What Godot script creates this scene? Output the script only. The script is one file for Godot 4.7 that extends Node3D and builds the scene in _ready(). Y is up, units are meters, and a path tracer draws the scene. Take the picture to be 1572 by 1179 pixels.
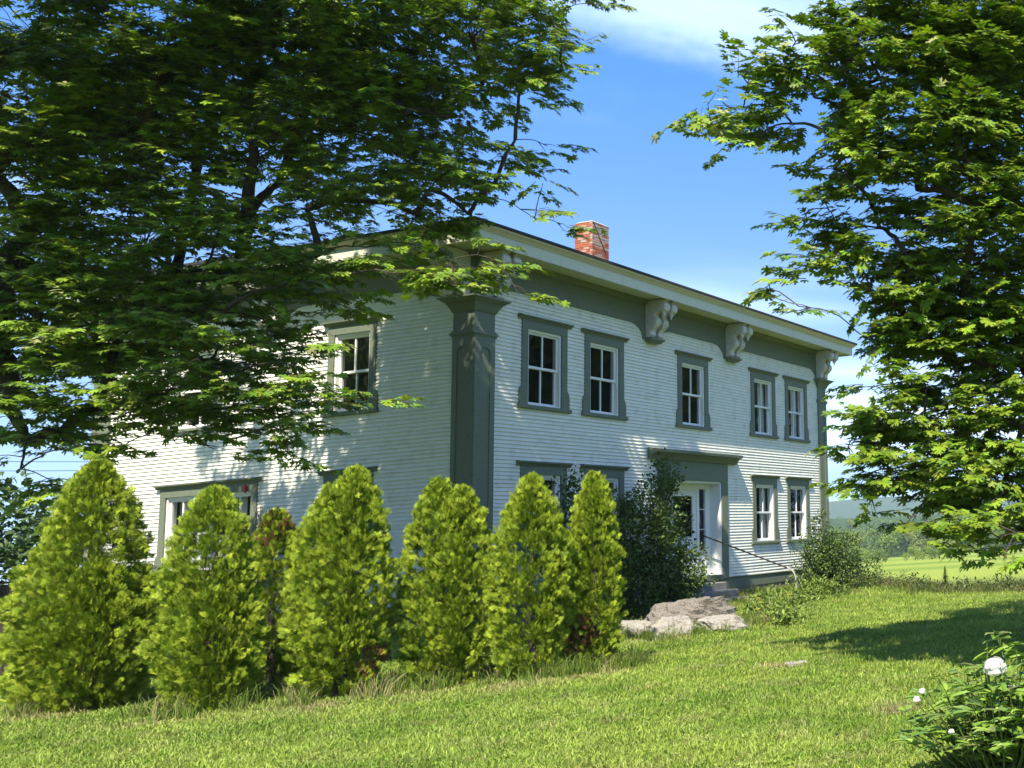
extends Node3D
# A white clapboard farmhouse behind a row of arborvitae, two maples, lawn and a hay field beyond.
# World: the house corner stands at x = 0, z = 0; its entrance wall runs along +x, its side wall along -z.

const EYE := Vector3(-16.361, 1.27, 17.031)
const EYE_RIGHT := Vector3(0.2622, -0.0570, 0.9633)
const EYE_UP := Vector3(-0.1030, 0.9909, 0.0867)
const AHEAD := Vector3(0.9600, 0.1220, -0.2540)
const SUN_AT := Vector3(-3.0, 4.5, 1.0)      # towards the sun

const LEN := 14.1      # entrance wall
const DEP := 10.7      # side wall
const COURSE := 0.083  # clapboard exposure
const SIDING_LOW := 0.42
const SIDING_HIGH := 7.06
const EAVE := 7.92
const OVER := 0.85

var rng := RandomNumberGenerator.new()
var lumps := FastNoiseLite.new()
var mats := {}
var taken := {}


# ------------------------------------------------------------------ mesh building
class Shape:
	var v := PackedVector3Array()
	var n := PackedVector3Array()
	var c := PackedColorArray()
	var tint := Color.WHITE
	func tri(p: Vector3, q: Vector3, r: Vector3) -> void:   # counter-clockwise seen from outside
		var k := (q - p).cross(r - p).normalized()
		tri_n(p, q, r, k, k, k)
	func tri_n(p: Vector3, q: Vector3, r: Vector3, a: Vector3, b: Vector3, d: Vector3) -> void:
		v.append(p); v.append(r); v.append(q)
		n.append(a); n.append(d); n.append(b)
		c.append(tint); c.append(tint); c.append(tint)
	func quad(p: Vector3, q: Vector3, r: Vector3, s: Vector3) -> void:
		tri(p, q, r)
		tri(p, r, s)
	func box(lo: Vector3, hi: Vector3) -> void:
		slab(Transform3D.IDENTITY, lo, hi)
	func slab(t: Transform3D, lo: Vector3, hi: Vector3) -> void:
		var p := []
		for i in 8:
			p.append(t * Vector3(hi.x if i & 1 else lo.x, hi.y if i & 2 else lo.y, hi.z if i & 4 else lo.z))
		quad(p[4], p[5], p[7], p[6])
		quad(p[1], p[0], p[2], p[3])
		quad(p[5], p[1], p[3], p[7])
		quad(p[0], p[4], p[6], p[2])
		quad(p[6], p[7], p[3], p[2])
		quad(p[0], p[1], p[5], p[4])
	func soft_box(lo: Vector3, hi: Vector3, e: float) -> void:   # a box with chamfered edges along x at its front
		var a := Vector3(lo.x, lo.y, lo.z)
		var poly := PackedVector2Array([Vector2(lo.z, lo.y), Vector2(hi.z - e, lo.y), Vector2(hi.z, lo.y + e), Vector2(hi.z, hi.y - e), Vector2(hi.z - e, hi.y), Vector2(lo.z, hi.y)])
		sweep_x(poly, a.x, hi.x)
	func sweep_x(poly: PackedVector2Array, x0: float, x1: float) -> void:   # polygon in (z, y), counter-clockwise seen from +x turned
		var m := poly.size()
		for i in m:
			var p := poly[i]
			var q := poly[(i + 1) % m]
			quad(Vector3(x0, p.y, p.x), Vector3(x1, p.y, p.x), Vector3(x1, q.y, q.x), Vector3(x0, q.y, q.x))
		var ids := Geometry2D.triangulate_polygon(poly)
		for i in range(0, ids.size(), 3):
			var a := poly[ids[i]]
			var b := poly[ids[i + 1]]
			var d := poly[ids[i + 2]]
			if (b - a).cross(d - a) < 0.0:
				var k := b
				b = d
				d = k
			tri(Vector3(x0, a.y, a.x), Vector3(x0, b.y, b.x), Vector3(x0, d.y, d.x))
			tri(Vector3(x1, a.y, a.x), Vector3(x1, d.y, d.x), Vector3(x1, b.y, b.x))
	func plate(poly: PackedVector2Array, z0: float, z1: float) -> void:   # polygon in (x, y), counter-clockwise, thick from z0 to z1
		var m := poly.size()
		for i in m:
			var p := poly[i]
			var q := poly[(i + 1) % m]
			quad(Vector3(p.x, p.y, z0), Vector3(q.x, q.y, z0), Vector3(q.x, q.y, z1), Vector3(p.x, p.y, z1))
		var ids := Geometry2D.triangulate_polygon(poly)
		for i in range(0, ids.size(), 3):
			var a := poly[ids[i]]
			var b := poly[ids[i + 1]]
			var d := poly[ids[i + 2]]
			if (b - a).cross(d - a) < 0.0:
				var k := b
				b = d
				d = k
			tri(Vector3(a.x, a.y, z1), Vector3(b.x, b.y, z1), Vector3(d.x, d.y, z1))
			tri(Vector3(a.x, a.y, z0), Vector3(d.x, d.y, z0), Vector3(b.x, b.y, z0))
	func tube(path: Array, radii: Array, sides := 7) -> void:
		var rings := []
		var outs := []
		var last := Vector3(0.31, 0.2, 0.93)
		for i in path.size():
			var p: Vector3 = path[i]
			var a: Vector3 = path[maxi(i - 1, 0)]
			var b: Vector3 = path[mini(i + 1, path.size() - 1)]
			var w := (b - a).normalized()
			var x := (last - w * last.dot(w))
			if x.length() < 0.05:
				x = w.cross(Vector3(1, 0.3, 0.2))
			x = x.normalized()
			last = x
			var y := w.cross(x)
			var ring := []
			var out := []
			for k in sides:
				var t := TAU * k / sides
				var o := x * cos(t) + y * sin(t)
				out.append(o)
				ring.append(p + o * float(radii[i]))
			rings.append(ring)
			outs.append(out)
		for i in path.size() - 1:
			for k in sides:
				var l := (k + 1) % sides
				tri_n(rings[i][k], rings[i][l], rings[i + 1][l], outs[i][k], outs[i][l], outs[i + 1][l])
				tri_n(rings[i][k], rings[i + 1][l], rings[i + 1][k], outs[i][k], outs[i + 1][l], outs[i + 1][k])
		for k in range(1, sides - 1):
			tri(rings[0][0], rings[0][k + 1], rings[0][k])
			var e: Array = rings[path.size() - 1]
			tri(e[0], e[k], e[k + 1])
	func drum(at: Vector3, along: Vector3, r: float, half: float, sides := 14) -> void:
		tube([at - along * half, at + along * half], [r, r], sides)
	func done() -> ArrayMesh:
		var a := []
		a.resize(Mesh.ARRAY_MAX)
		a[Mesh.ARRAY_VERTEX] = v
		a[Mesh.ARRAY_NORMAL] = n
		a[Mesh.ARRAY_COLOR] = c
		var m := ArrayMesh.new()
		m.add_surface_from_arrays(Mesh.PRIMITIVE_TRIANGLES, a)
		return m


func numbered(called: String) -> String:
	taken[called] = int(taken.get(called, -1)) + 1
	return called if taken[called] == 0 else "%s_%03d" % [called, taken[called]]


func put(s: Shape, called: String, m: Material, parent: Node = self) -> MeshInstance3D:
	return put_mesh(s.done(), called, m, parent)


func put_mesh(mesh: Mesh, called: String, m: Material, parent: Node = self) -> MeshInstance3D:
	var o := MeshInstance3D.new()
	o.mesh = mesh
	o.material_override = m
	o.name = numbered(called) if parent == self else called
	parent.add_child(o, true)
	return o


func thing(called: String, label: String, category: String, at := Vector3.ZERO, group := "") -> Node3D:
	var o := Node3D.new()
	o.name = numbered(called)
	add_child(o, true)
	o.position = at
	return tag(o, label, category, group)


func tag(o: Node3D, label: String, category: String, group := "", kind := "") -> Node3D:
	if label:
		o.set_meta("label", label)
	if category:
		o.set_meta("category", category)
	if group:
		o.set_meta("group", group)
	if kind:
		o.set_meta("kind", kind)
	return o


func group_node(called: String, parent: Node, t := Transform3D.IDENTITY) -> Node3D:
	var o := Node3D.new()
	o.name = called
	parent.add_child(o, true)
	o.transform = t
	return o


func scatter(called: String, mesh: Mesh, m: Material, where: Array, tints: PackedColorArray, parent: Node = self) -> MultiMeshInstance3D:
	var mm := MultiMesh.new()
	mm.transform_format = MultiMesh.TRANSFORM_3D
	mm.use_colors = true
	mm.mesh = mesh
	mm.instance_count = where.size()
	for i in where.size():
		mm.set_instance_transform(i, where[i])
		mm.set_instance_color(i, tints[i])
	var o := MultiMeshInstance3D.new()
	o.multimesh = mm
	o.material_override = m
	o.name = numbered(called) if parent == self else called
	parent.add_child(o, true)
	o.set_meta("kind", "stuff")
	return o


# ------------------------------------------------------------------ materials
func lin(r: float, g: float, b: float) -> Color:
	return Color(r, g, b).linear_to_srgb()


func noise_map(freq: float, stops: Array, seed_at: int, octaves := 4, size := 512, kind := FastNoiseLite.TYPE_SIMPLEX_SMOOTH) -> NoiseTexture2D:
	var f := FastNoiseLite.new()
	f.noise_type = kind
	f.seed = seed_at
	f.frequency = freq
	f.fractal_octaves = octaves
	var t := NoiseTexture2D.new()
	t.width = size
	t.height = size
	t.seamless = true
	t.noise = f
	if stops:
		var g := Gradient.new()
		var offs := PackedFloat32Array()
		var cols := PackedColorArray()
		for i in stops.size():
			offs.append(float(i) / (stops.size() - 1))
			cols.append(stops[i])
		g.offsets = offs
		g.colors = cols
		t.color_ramp = g
	return t


func mat(called: String, color: Color, rough := 0.8, spec := 0.4) -> StandardMaterial3D:
	var m := StandardMaterial3D.new()
	m.resource_name = called
	m.albedo_color = color
	m.roughness = rough
	m.metallic_specular = spec
	mats[called] = m
	return m


func grained(called: String, stops: Array, metres: float, freq: float, rough := 0.8, relief := 0.0, seed_at := 3, octaves := 5) -> StandardMaterial3D:
	var m := mat(called, Color.WHITE, rough)
	m.albedo_texture = noise_map(freq, stops, seed_at, octaves)
	m.uv1_triplanar = true
	m.uv1_world_triplanar = true
	m.uv1_scale = Vector3.ONE / metres
	if relief > 0.0:
		m.heightmap_enabled = true
		m.heightmap_scale = relief
		m.heightmap_texture = noise_map(freq * 1.7, [], seed_at + 9, octaves)
	return m


func leaf_mat(called: String, through: float, rough := 0.5, spec := 0.35) -> StandardMaterial3D:
	var m := mat(called, Color.WHITE, rough, spec)
	m.vertex_color_use_as_albedo = true
	m.cull_mode = BaseMaterial3D.CULL_DISABLED
	m.backlight_enabled = true
	m.backlight = lin(0.95 * through, 1.0 * through, 0.45 * through)
	return m


func make_materials() -> void:
	grained("siding", [lin(0.50, 0.49, 0.42), lin(0.66, 0.665, 0.585), lin(0.71, 0.72, 0.64), lin(0.75, 0.76, 0.68), lin(0.72, 0.725, 0.645), lin(0.79, 0.795, 0.72)], 2.3, 0.011, 0.62, 0.0, 5, 7)
	grained("trim", [lin(0.085, 0.100, 0.072), lin(0.140, 0.165, 0.120), lin(0.155, 0.182, 0.134), lin(0.130, 0.155, 0.112), lin(0.195, 0.220, 0.170)], 1.3, 0.018, 0.6, 0.0, 15, 5)
	grained("fascia_paint", [lin(0.50, 0.52, 0.42), lin(0.60, 0.61, 0.50), lin(0.55, 0.56, 0.46)], 1.9, 0.012, 0.65, 0.0, 25, 5)
	grained("crown_paint", [lin(0.50, 0.45, 0.32), lin(0.63, 0.57, 0.43), lin(0.56, 0.51, 0.38)], 1.9, 0.012, 0.65, 0.0, 35, 5)
	grained("window_white", [lin(0.74, 0.75, 0.73), lin(0.82, 0.83, 0.81)], 0.8, 0.02, 0.45, 0.0, 45, 4)
	grained("bracket_paint", [lin(0.20, 0.17, 0.13), lin(0.46, 0.44, 0.40), lin(0.62, 0.61, 0.57), lin(0.56, 0.52, 0.47), lin(0.30, 0.28, 0.24)], 0.75, 0.018, 0.8, 0.6, 55, 5)
	var g := mat("glass", lin(0.02, 0.03, 0.03), 0.02, 0.62)
	g.albedo_color.a = 0.12
	g.transparency = BaseMaterial3D.TRANSPARENCY_ALPHA
	g.cull_mode = BaseMaterial3D.CULL_DISABLED
	grained("room", [lin(0.030, 0.026, 0.022), lin(0.05, 0.042, 0.035)], 2.0, 0.01, 0.9)
	mat("curtain", lin(0.62, 0.64, 0.62), 0.9)
	grained("roofing", [lin(0.018, 0.018, 0.020), lin(0.045, 0.043, 0.042), lin(0.028, 0.027, 0.028)], 0.6, 0.03, 0.95, 0.5, 65)
	grained("mortar", [lin(0.26, 0.23, 0.20), lin(0.38, 0.35, 0.31)], 0.4, 0.03, 0.95, 0.4, 75)
	var reds := [[lin(0.30, 0.085, 0.045), lin(0.42, 0.13, 0.07), lin(0.36, 0.16, 0.10)], [lin(0.22, 0.06, 0.04), lin(0.33, 0.10, 0.06), lin(0.28, 0.12, 0.09)], [lin(0.42, 0.22, 0.15), lin(0.50, 0.30, 0.22), lin(0.38, 0.20, 0.14)], [lin(0.34, 0.28, 0.22), lin(0.42, 0.37, 0.31), lin(0.24, 0.20, 0.16)]]
	for i in 4:
		grained("brick_%d" % i, reds[i], 0.3, 0.03, 0.92, 0.3, 80 + i, 4)
	grained("foundation", [lin(0.10, 0.10, 0.095), lin(0.20, 0.195, 0.18), lin(0.15, 0.15, 0.14)], 0.9, 0.02, 0.95, 1.0, 90)
	grained("boulder", [lin(0.05, 0.045, 0.038), lin(0.15, 0.135, 0.115), lin(0.24, 0.22, 0.19), lin(0.09, 0.08, 0.067), lin(0.36, 0.34, 0.30)], 0.9, 0.028, 0.95, 3.0, 100, 6)
	grained("boulder_pale", [lin(0.11, 0.10, 0.08), lin(0.25, 0.235, 0.20), lin(0.35, 0.33, 0.29), lin(0.17, 0.155, 0.13), lin(0.42, 0.40, 0.36)], 0.7, 0.03, 0.95, 2.0, 103, 6)
	grained("bark", [lin(0.03, 0.024, 0.018), lin(0.11, 0.09, 0.07), lin(0.06, 0.05, 0.04), lin(0.15, 0.13, 0.105)], 0.5, 0.02, 0.95, 3.0, 110, 5)
	mats["bark"].uv1_scale = Vector3(4.5, 1.2, 4.5)
	grained("old_wood", [lin(0.020, 0.016, 0.012), lin(0.05, 0.04, 0.03), lin(0.035, 0.027, 0.02)], 0.6, 0.02, 0.9, 1.0, 120)
	grained("pipe_black", [lin(0.012, 0.012, 0.013), lin(0.03, 0.028, 0.027)], 0.3, 0.03, 0.5, 0.0, 130)
	grained("pipe_worn", [lin(0.20, 0.19, 0.18), lin(0.34, 0.33, 0.31), lin(0.26, 0.25, 0.24)], 0.3, 0.03, 0.5, 0.0, 131)
	leaf_mat("maple_leaf", 0.55, 0.42, 0.42)
	leaf_mat("thuja_leaf", 0.14, 0.6, 0.3)
	leaf_mat("bush_leaf", 0.4, 0.45, 0.4)
	leaf_mat("grass_blade", 0.45, 0.55, 0.3)
	leaf_mat("petal", 0.4, 0.7, 0.2)
	leaf_mat("far_leaf", 0.25, 0.8, 0.2)
	# soil and turf under the blades, hay field beyond: the colour comes from the vertices, the texture breaks it up
	var t := mat("turf", Color.WHITE, 0.95, 0.2)
	t.vertex_color_use_as_albedo = true
	t.albedo_texture = noise_map(0.02, [Color(0.62, 0.60, 0.58), Color(0.98, 0.98, 0.9), Color(0.78, 0.8, 0.7), Color(1, 1, 0.95)], 141, 6, 1024)
	t.uv1_triplanar = true
	t.uv1_world_triplanar = true
	t.uv1_scale = Vector3(0.21, 0.21, 0.21)
	var h := mat("far_hill", Color.WHITE, 1.0, 0.1)
	h.albedo_texture = noise_map(0.03, [lin(0.022, 0.045, 0.018), lin(0.05, 0.085, 0.03), lin(0.035, 0.06, 0.024)], 151, 5, 512)
	h.uv1_triplanar = true
	h.uv1_world_triplanar = true
	h.uv1_scale = Vector3.ONE * 0.004


# ------------------------------------------------------------------ sky and light
func make_view() -> void:
	var cam := Camera3D.new()
	cam.name = "camera"
	add_child(cam)
	cam.transform = Transform3D(Basis(EYE_RIGHT.normalized(), EYE_UP.normalized(), -AHEAD.normalized()).orthonormalized(), EYE)
	cam.projection = Camera3D.PROJECTION_FRUSTUM     # the photograph is the part left of the lens axis of a wider picture
	cam.near = 0.1
	cam.far = 9000.0
	cam.size = 2.0 * 589.5 / 1545.56 * cam.near
	cam.frustum_offset = Vector2(-0.5640, 0.0176) * cam.near
	cam.current = true

	var env := Environment.new()
	env.background_mode = Environment.BG_SKY
	env.tonemap_mode = Environment.TONE_MAPPER_LINEAR
	env.tonemap_exposure = 2.25
	env.sdfgi_enabled = true
	env.ssao_enabled = true
	env.ssil_enabled = true
	var sm := ProceduralSkyMaterial.new()
	sm.sky_top_color = lin(0.019, 0.138, 0.480)
	sm.sky_horizon_color = lin(0.38, 0.56, 0.70)
	sm.sky_curve = 0.15
	sm.ground_bottom_color = lin(0.12, 0.16, 0.08)
	sm.ground_horizon_color = lin(0.30, 0.40, 0.40)
	sm.sun_angle_max = 12.0
	sm.sky_cover = clouds()
	sm.sky_cover_modulate = Color(1, 1, 1, 1)
	var sky := Sky.new()
	sky.sky_material = sm
	env.sky = sky
	env.fog_enabled = true
	env.fog_light_color = lin(0.62, 0.78, 0.95)
	env.fog_density = 0.00016
	var we := WorldEnvironment.new()
	we.name = "surroundings"
	we.environment = env
	add_child(we)

	var sun := DirectionalLight3D.new()
	sun.name = "sun"
	sun.light_energy = 1.6
	sun.light_color = Color(1.0, 0.955, 0.87)
	sun.light_angular_distance = 0.53
	sun.shadow_enabled = true
	add_child(sun)
	sun.transform = Transform3D.IDENTITY.looking_at(-SUN_AT, Vector3.UP)


func clouds() -> ImageTexture:
	# thin cirrus on a flat sheet of air overhead, the same all round
	var w := 1536
	var h := 768
	var im := Image.create(w, h, false, Image.FORMAT_RGBAF)
	im.fill(Color(0, 0, 0, 0))
	var big := FastNoiseLite.new()
	big.seed = 88
	big.frequency = 0.34
	big.fractal_octaves = 5
	big.domain_warp_enabled = true
	big.domain_warp_amplitude = 1.3
	big.domain_warp_frequency = 0.5
	var fine := FastNoiseLite.new()
	fine.seed = 12
	fine.frequency = 1.5
	fine.fractal_octaves = 5
	var veil := FastNoiseLite.new()
	veil.seed = 64
	veil.frequency = 0.30
	veil.fractal_octaves = 4
	for r in h / 2:
		var up := (0.5 - (r + 0.5) / h) * PI
		var y := sin(up)
		var flat := cos(up)
		for i in w:
			var a := (float(i) / w - 0.25) * TAU - 0.10
			var k := 1.0 / (y + 0.10)
			var px := cos(a) * flat * k
			var pz := sin(a) * flat * k
			# streaks drawn out along one wind direction
			var sx := (px * 0.8 + pz * 0.6) * 0.45
			var sz := (-px * 0.6 + pz * 0.8) * 1.25
			var f := fine.get_noise_2d(sx, sz)
			var d := big.get_noise_2d(sx, sz) * 0.75 + f * 0.22
			var v := veil.get_noise_2d(sx * 1.2, sz * 0.8) + f * 0.15
			var t := maxf(smoothstep(0.08, 0.74, d) * 0.42, smoothstep(0.0, 0.62, v) * 0.42)
			if t > 0.0:
				im.set_pixel(i, r, Color(0.95, 0.97, 1.0, t))
	return ImageTexture.create_from_image(im)


# ------------------------------------------------------------------ the house
func facade(kind: int) -> Transform3D:   # local x along the wall (seen from outside, to the right), local z outwards
	match kind:
		0:
			return Transform3D.IDENTITY
		1:
			return Transform3D(Basis(Vector3(0, 0, 1), Vector3.UP, Vector3(-1, 0, 0)), Vector3(0, 0, -DEP))
		2:
			return Transform3D(Basis(Vector3(0, 0, -1), Vector3.UP, Vector3(1, 0, 0)), Vector3(LEN, 0, 0))
	return Transform3D(Basis(Vector3(-1, 0, 0), Vector3.UP, Vector3(0, 0, -1)), Vector3(LEN, 0, -DEP))


func length_of(kind: int) -> float:
	return LEN if kind in [0, 3] else DEP


func mitred(s: Shape, poly: PackedVector2Array, len_: float) -> void:   # polygon in (out, up), swept along a wall and cut to 45 degrees at both corners
	var m := poly.size()
	for i in m:
		var p := poly[i]
		var q := poly[(i + 1) % m]
		s.quad(Vector3(-p.x, p.y, p.x), Vector3(len_ + p.x, p.y, p.x), Vector3(len_ + q.x, q.y, q.x), Vector3(-q.x, q.y, q.x))


func frustum(s: Shape, lo0: Vector2, hi0: Vector2, y0: float, lo1: Vector2, hi1: Vector2, y1: float) -> void:   # rectangles in (x, z)
	var a := [Vector3(lo0.x, y0, hi0.y), Vector3(hi0.x, y0, hi0.y), Vector3(hi0.x, y0, lo0.y), Vector3(lo0.x, y0, lo0.y)]
	var b := [Vector3(lo1.x, y1, hi1.y), Vector3(hi1.x, y1, hi1.y), Vector3(hi1.x, y1, lo1.y), Vector3(lo1.x, y1, lo1.y)]
	for i in 4:
		var j := (i + 1) % 4
		s.quad(a[i], a[j], b[j], b[i])
	s.quad(b[0], b[1], b[2], b[3])
	s.quad(a[3], a[2], a[1], a[0])


func wall_core(s: Shape, len_: float, low: float, high: float, holes: Array) -> void:
	var us := [0.0, len_]
	var vs := [low, high]
	for h in holes:
		us.append(h.position.x)
		us.append(h.end.x)
		vs.append(h.position.y)
		vs.append(h.end.y)
	us.sort()
	vs.sort()
	for i in us.size() - 1:
		for j in vs.size() - 1:
			var mid := Vector2((us[i] + us[i + 1]) / 2.0, (vs[j] + vs[j + 1]) / 2.0)
			if us[i + 1] - us[i] < 0.001 or vs[j + 1] - vs[j] < 0.001:
				continue
			var open := false
			for h in holes:
				if h.has_point(mid):
					open = true
			if not open:
				s.box(Vector3(us[i], vs[j], -0.16), Vector3(us[i + 1], vs[j + 1], 0.0))


func clapboards(wall: Node3D, len_: float, holes: Array, from_u: float, to_u: float, far: bool) -> void:
	var short := Shape.new()
	var count := int(round((SIDING_HIGH - SIDING_LOW) / COURSE))
	for k in count:
		var y := SIDING_LOW + k * COURSE
		var runs := [[from_u, to_u]]
		for h in holes:
			if h.end.y > y + 0.005 and h.position.y < y + COURSE - 0.005:
				var next := []
				for r in runs:
					if h.end.x <= r[0] or h.position.x >= r[1]:
						next.append(r)
						continue
					if h.position.x > r[0]:
						next.append([r[0], h.position.x])
					if h.end.x < r[1]:
						next.append([h.end.x, r[1]])
				runs = next
		if runs.is_empty():
			continue
		for r in runs:
			var o := rng.randf_range(-0.002, 0.003)
			var sag := rng.randf_range(-0.0015, 0.0015)
			var s := short if r[1] - r[0] < 1.0 or far else Shape.new()
			s.sweep_x(PackedVector2Array([Vector2(0.001, y + sag), Vector2(0.028 + o, y + sag), Vector2(0.006 + o * 0.3, y + COURSE + 0.004), Vector2(0.001, y + COURSE + 0.004)]), r[0], r[1])
			if s != short:
				put(s, "clapboard", mats.siding, wall)
	if short.v.size():
		put(short, "short_clapboards", mats.siding, wall).set_meta("kind", "stuff")


func arc_down(poly: PackedVector2Array, u0: float, u1: float, top: float, low: float, rising: bool) -> void:
	for i in range(1, 9):
		var t := PI / 2.0 * (i / 8.0)
		if rising:
			poly.append(Vector2(u1 - (u1 - u0) * cos(t), low + (top - low) * sin(t)))
		else:
			poly.append(Vector2(u0 + (u1 - u0) * sin(t), low + (top - low) * cos(t)))


func frieze(house: Node3D, kind: int, seats: Array) -> void:   # seats: middles of the bracket pairs between the corners
	var len_ := length_of(kind)
	var poly := PackedVector2Array([Vector2(0.0, 6.63), Vector2(0.56, 6.63)])
	arc_down(poly, 0.56, 1.0, 6.95, 6.63, true)
	for m in seats:
		poly.append(Vector2(m - 0.78, 6.95))
		arc_down(poly, m - 0.78, m - 0.31, 6.95, 6.58, false)
		poly.append(Vector2(m + 0.31, 6.58))
		arc_down(poly, m + 0.31, m + 0.78, 6.95, 6.58, true)
	poly.append(Vector2(len_ - 1.0, 6.95))
	arc_down(poly, len_ - 1.0, len_ - 0.56, 6.95, 6.63, false)
	poly.append_array(PackedVector2Array([Vector2(len_, 6.63), Vector2(len_, 7.60), Vector2(0.0, 7.60)]))
	var s := Shape.new()
	s.plate(poly, -0.02, 0.052)
	var o := put(s, "frieze", mats.trim, house)
	o.transform = facade(kind)


func bracket_mesh() -> Array:   # [body, volute, drop]; out along +z, hanging from y = 0.93
	var out := []
	var side := PackedVector2Array([Vector2(0.0, 0.0), Vector2(0.13, 0.0), Vector2(0.175, 0.05), Vector2(0.165, 0.13), Vector2(0.20, 0.20), Vector2(0.28, 0.27), Vector2(0.335, 0.36), Vector2(0.335, 0.44), Vector2(0.29, 0.50), Vector2(0.265, 0.57), Vector2(0.31, 0.63), Vector2(0.40, 0.62), Vector2(0.50, 0.60), Vector2(0.58, 0.66), Vector2(0.60, 0.75), Vector2(0.58, 0.84), Vector2(0.54, 0.88), Vector2(0.60, 0.89), Vector2(0.60, 0.93), Vector2(0.0, 0.93)])
	var s := Shape.new()
	s.sweep_x(side, -0.085, 0.085)
	out.append(s.done())
	var rolls := []
	for q in [[0.745, 0.475, 0.115, 0.108], [0.375, 0.245, 0.085, 0.100], [0.10, 0.10, 0.06, 0.098]]:
		s = Shape.new()
		s.drum(Vector3(0, q[0], q[1]), Vector3.RIGHT, q[2], q[3], 16)
		s.drum(Vector3(0, q[0], q[1]), Vector3.RIGHT, q[2] * 0.5, q[3] + 0.012, 12)
		rolls.append(s.done())
	out.append(rolls)
	s = Shape.new()
	var path := []
	var rad := []
	for q in [[0.63, 0.015], [0.605, 0.05], [0.575, 0.058], [0.545, 0.04], [0.52, 0.018], [0.49, 0.022], [0.465, 0.004]]:
		path.append(Vector3(0, q[0], 0.475))
		rad.append(q[1])
	s.tube(path, rad, 10)
	out.append(s.done())
	return out


func brackets(house: Node3D, kind: int, middle: float, shapes: Array) -> void:
	var t := facade(kind)
	var seat := Shape.new()
	seat.box(Vector3(middle - 0.26, 6.585, 0.045), Vector3(middle + 0.26, 6.63, 0.25))
	frustum(seat, Vector2(middle - 0.20, 0.045), Vector2(middle + 0.20, 0.17), 6.52, Vector2(middle - 0.245, 0.045), Vector2(middle + 0.245, 0.235), 6.585)
	if absf(middle - length_of(kind) / 2.0) < length_of(kind) / 2.0 - 0.6:
		put(seat, "bracket_seat", mats.trim, house).transform = t
	for side in [-0.145, 0.145]:
		var b := put_mesh(shapes[0], "bracket", mats.bracket_paint, house)
		b.transform = t * Transform3D(Basis.IDENTITY, Vector3(middle + side, 6.64, 0.05))
		for roll in shapes[1]:
			put_mesh(roll, "volute", mats.bracket_paint, b)
		put_mesh(shapes[2], "drop", mats.bracket_paint, b)


func corner_posts(house: Node3D, corner: Vector2, sx: float, sz: float) -> void:
	# a boxed pilaster on both faces of a corner; sx, sz point outwards
	var s := Shape.new()
	var wx := 0.46
	var wz := 0.49
	var rect := func(e: float) -> Array:
		var a := Vector2(corner.x + sx * (0.05 + e), corner.y + sz * (0.05 + e))
		var b := Vector2(corner.x - sx * (wx + e), corner.y - sz * (wz + e))
		return [Vector2(minf(a.x, b.x), minf(a.y, b.y)), Vector2(maxf(a.x, b.x), maxf(a.y, b.y))]
	var level := func(to: Shape, y0: float, e0: float, y1: float, e1: float) -> void:
		var p: Array = rect.call(e0)
		var q: Array = rect.call(e1)
		frustum(to, p[0], p[1], y0, q[0], q[1], y1)
	level.call(s, 0.05, 0.0, 6.40, 0.0)
	var o := put(s, "pilaster", mats.trim, house)
	s = Shape.new()
	level.call(s, 6.34, 0.012, 6.38, 0.035)
	level.call(s, 6.38, 0.03, 6.50, 0.085)
	level.call(s, 6.50, 0.10, 6.535, 0.10)
	level.call(s, 6.535, 0.12, 6.60, 0.19)
	level.call(s, 6.60, 0.21, 6.635, 0.21)
	put(s, "capital", mats.trim, o)
	s = Shape.new()
	level.call(s, 5.83, 0.028, 5.87, 0.028)
	level.call(s, 5.87, 0.05, 5.915, 0.05)
	level.call(s, 5.915, 0.025, 5.95, 0.025)
	put(s, "neck_band", mats.trim, o)
	s = Shape.new()
	level.call(s, 0.03, 0.04, 0.42, 0.04)
	level.call(s, 0.42, 0.04, 0.47, 0.01)
	put(s, "plinth", mats.trim, o)
	# raised stiles leave a sunk panel with an arched head on each outer face
	for face in 2:
		var wide := wx if face == 0 else wz
		var st := Shape.new()
		st.box(Vector3(-0.052, 0.47, 0), Vector3(0.085, 5.83, 0.018))
		st.box(Vector3(wide - 0.12, 0.47, 0), Vector3(wide - 0.002, 5.83, 0.018))
		st.box(Vector3(0.085, 0.47, 0), Vector3(wide - 0.12, 0.75, 0.018))
		var poly := PackedVector2Array()
		var mid := (0.085 + wide - 0.12) / 2.0
		var r := (wide - 0.12 - 0.085) / 2.0
		poly.append(Vector2(0.085, 5.83))
		poly.append(Vector2(0.085, 5.48))
		for i in range(1, 9):
			var a := PI - PI * i / 9.0
			poly.append(Vector2(mid + r * cos(a), 5.48 + r * sin(a)))
		poly.append(Vector2(wide - 0.12, 5.48))
		poly.append(Vector2(wide - 0.12, 5.83))
		st.plate(poly, 0, 0.018)
		var p := put(st, "panel_moulding", mats.trim, o)
		var along := Vector3(-sx, 0, 0) if face == 0 else Vector3(0, 0, -sz)
		var outw := Vector3(0, 0, sz) if face == 0 else Vector3(sx, 0, 0)
		p.transform = Transform3D(Basis(along, Vector3.UP, outw), Vector3(corner.x, 0, corner.y) + outw * 0.05)


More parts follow.
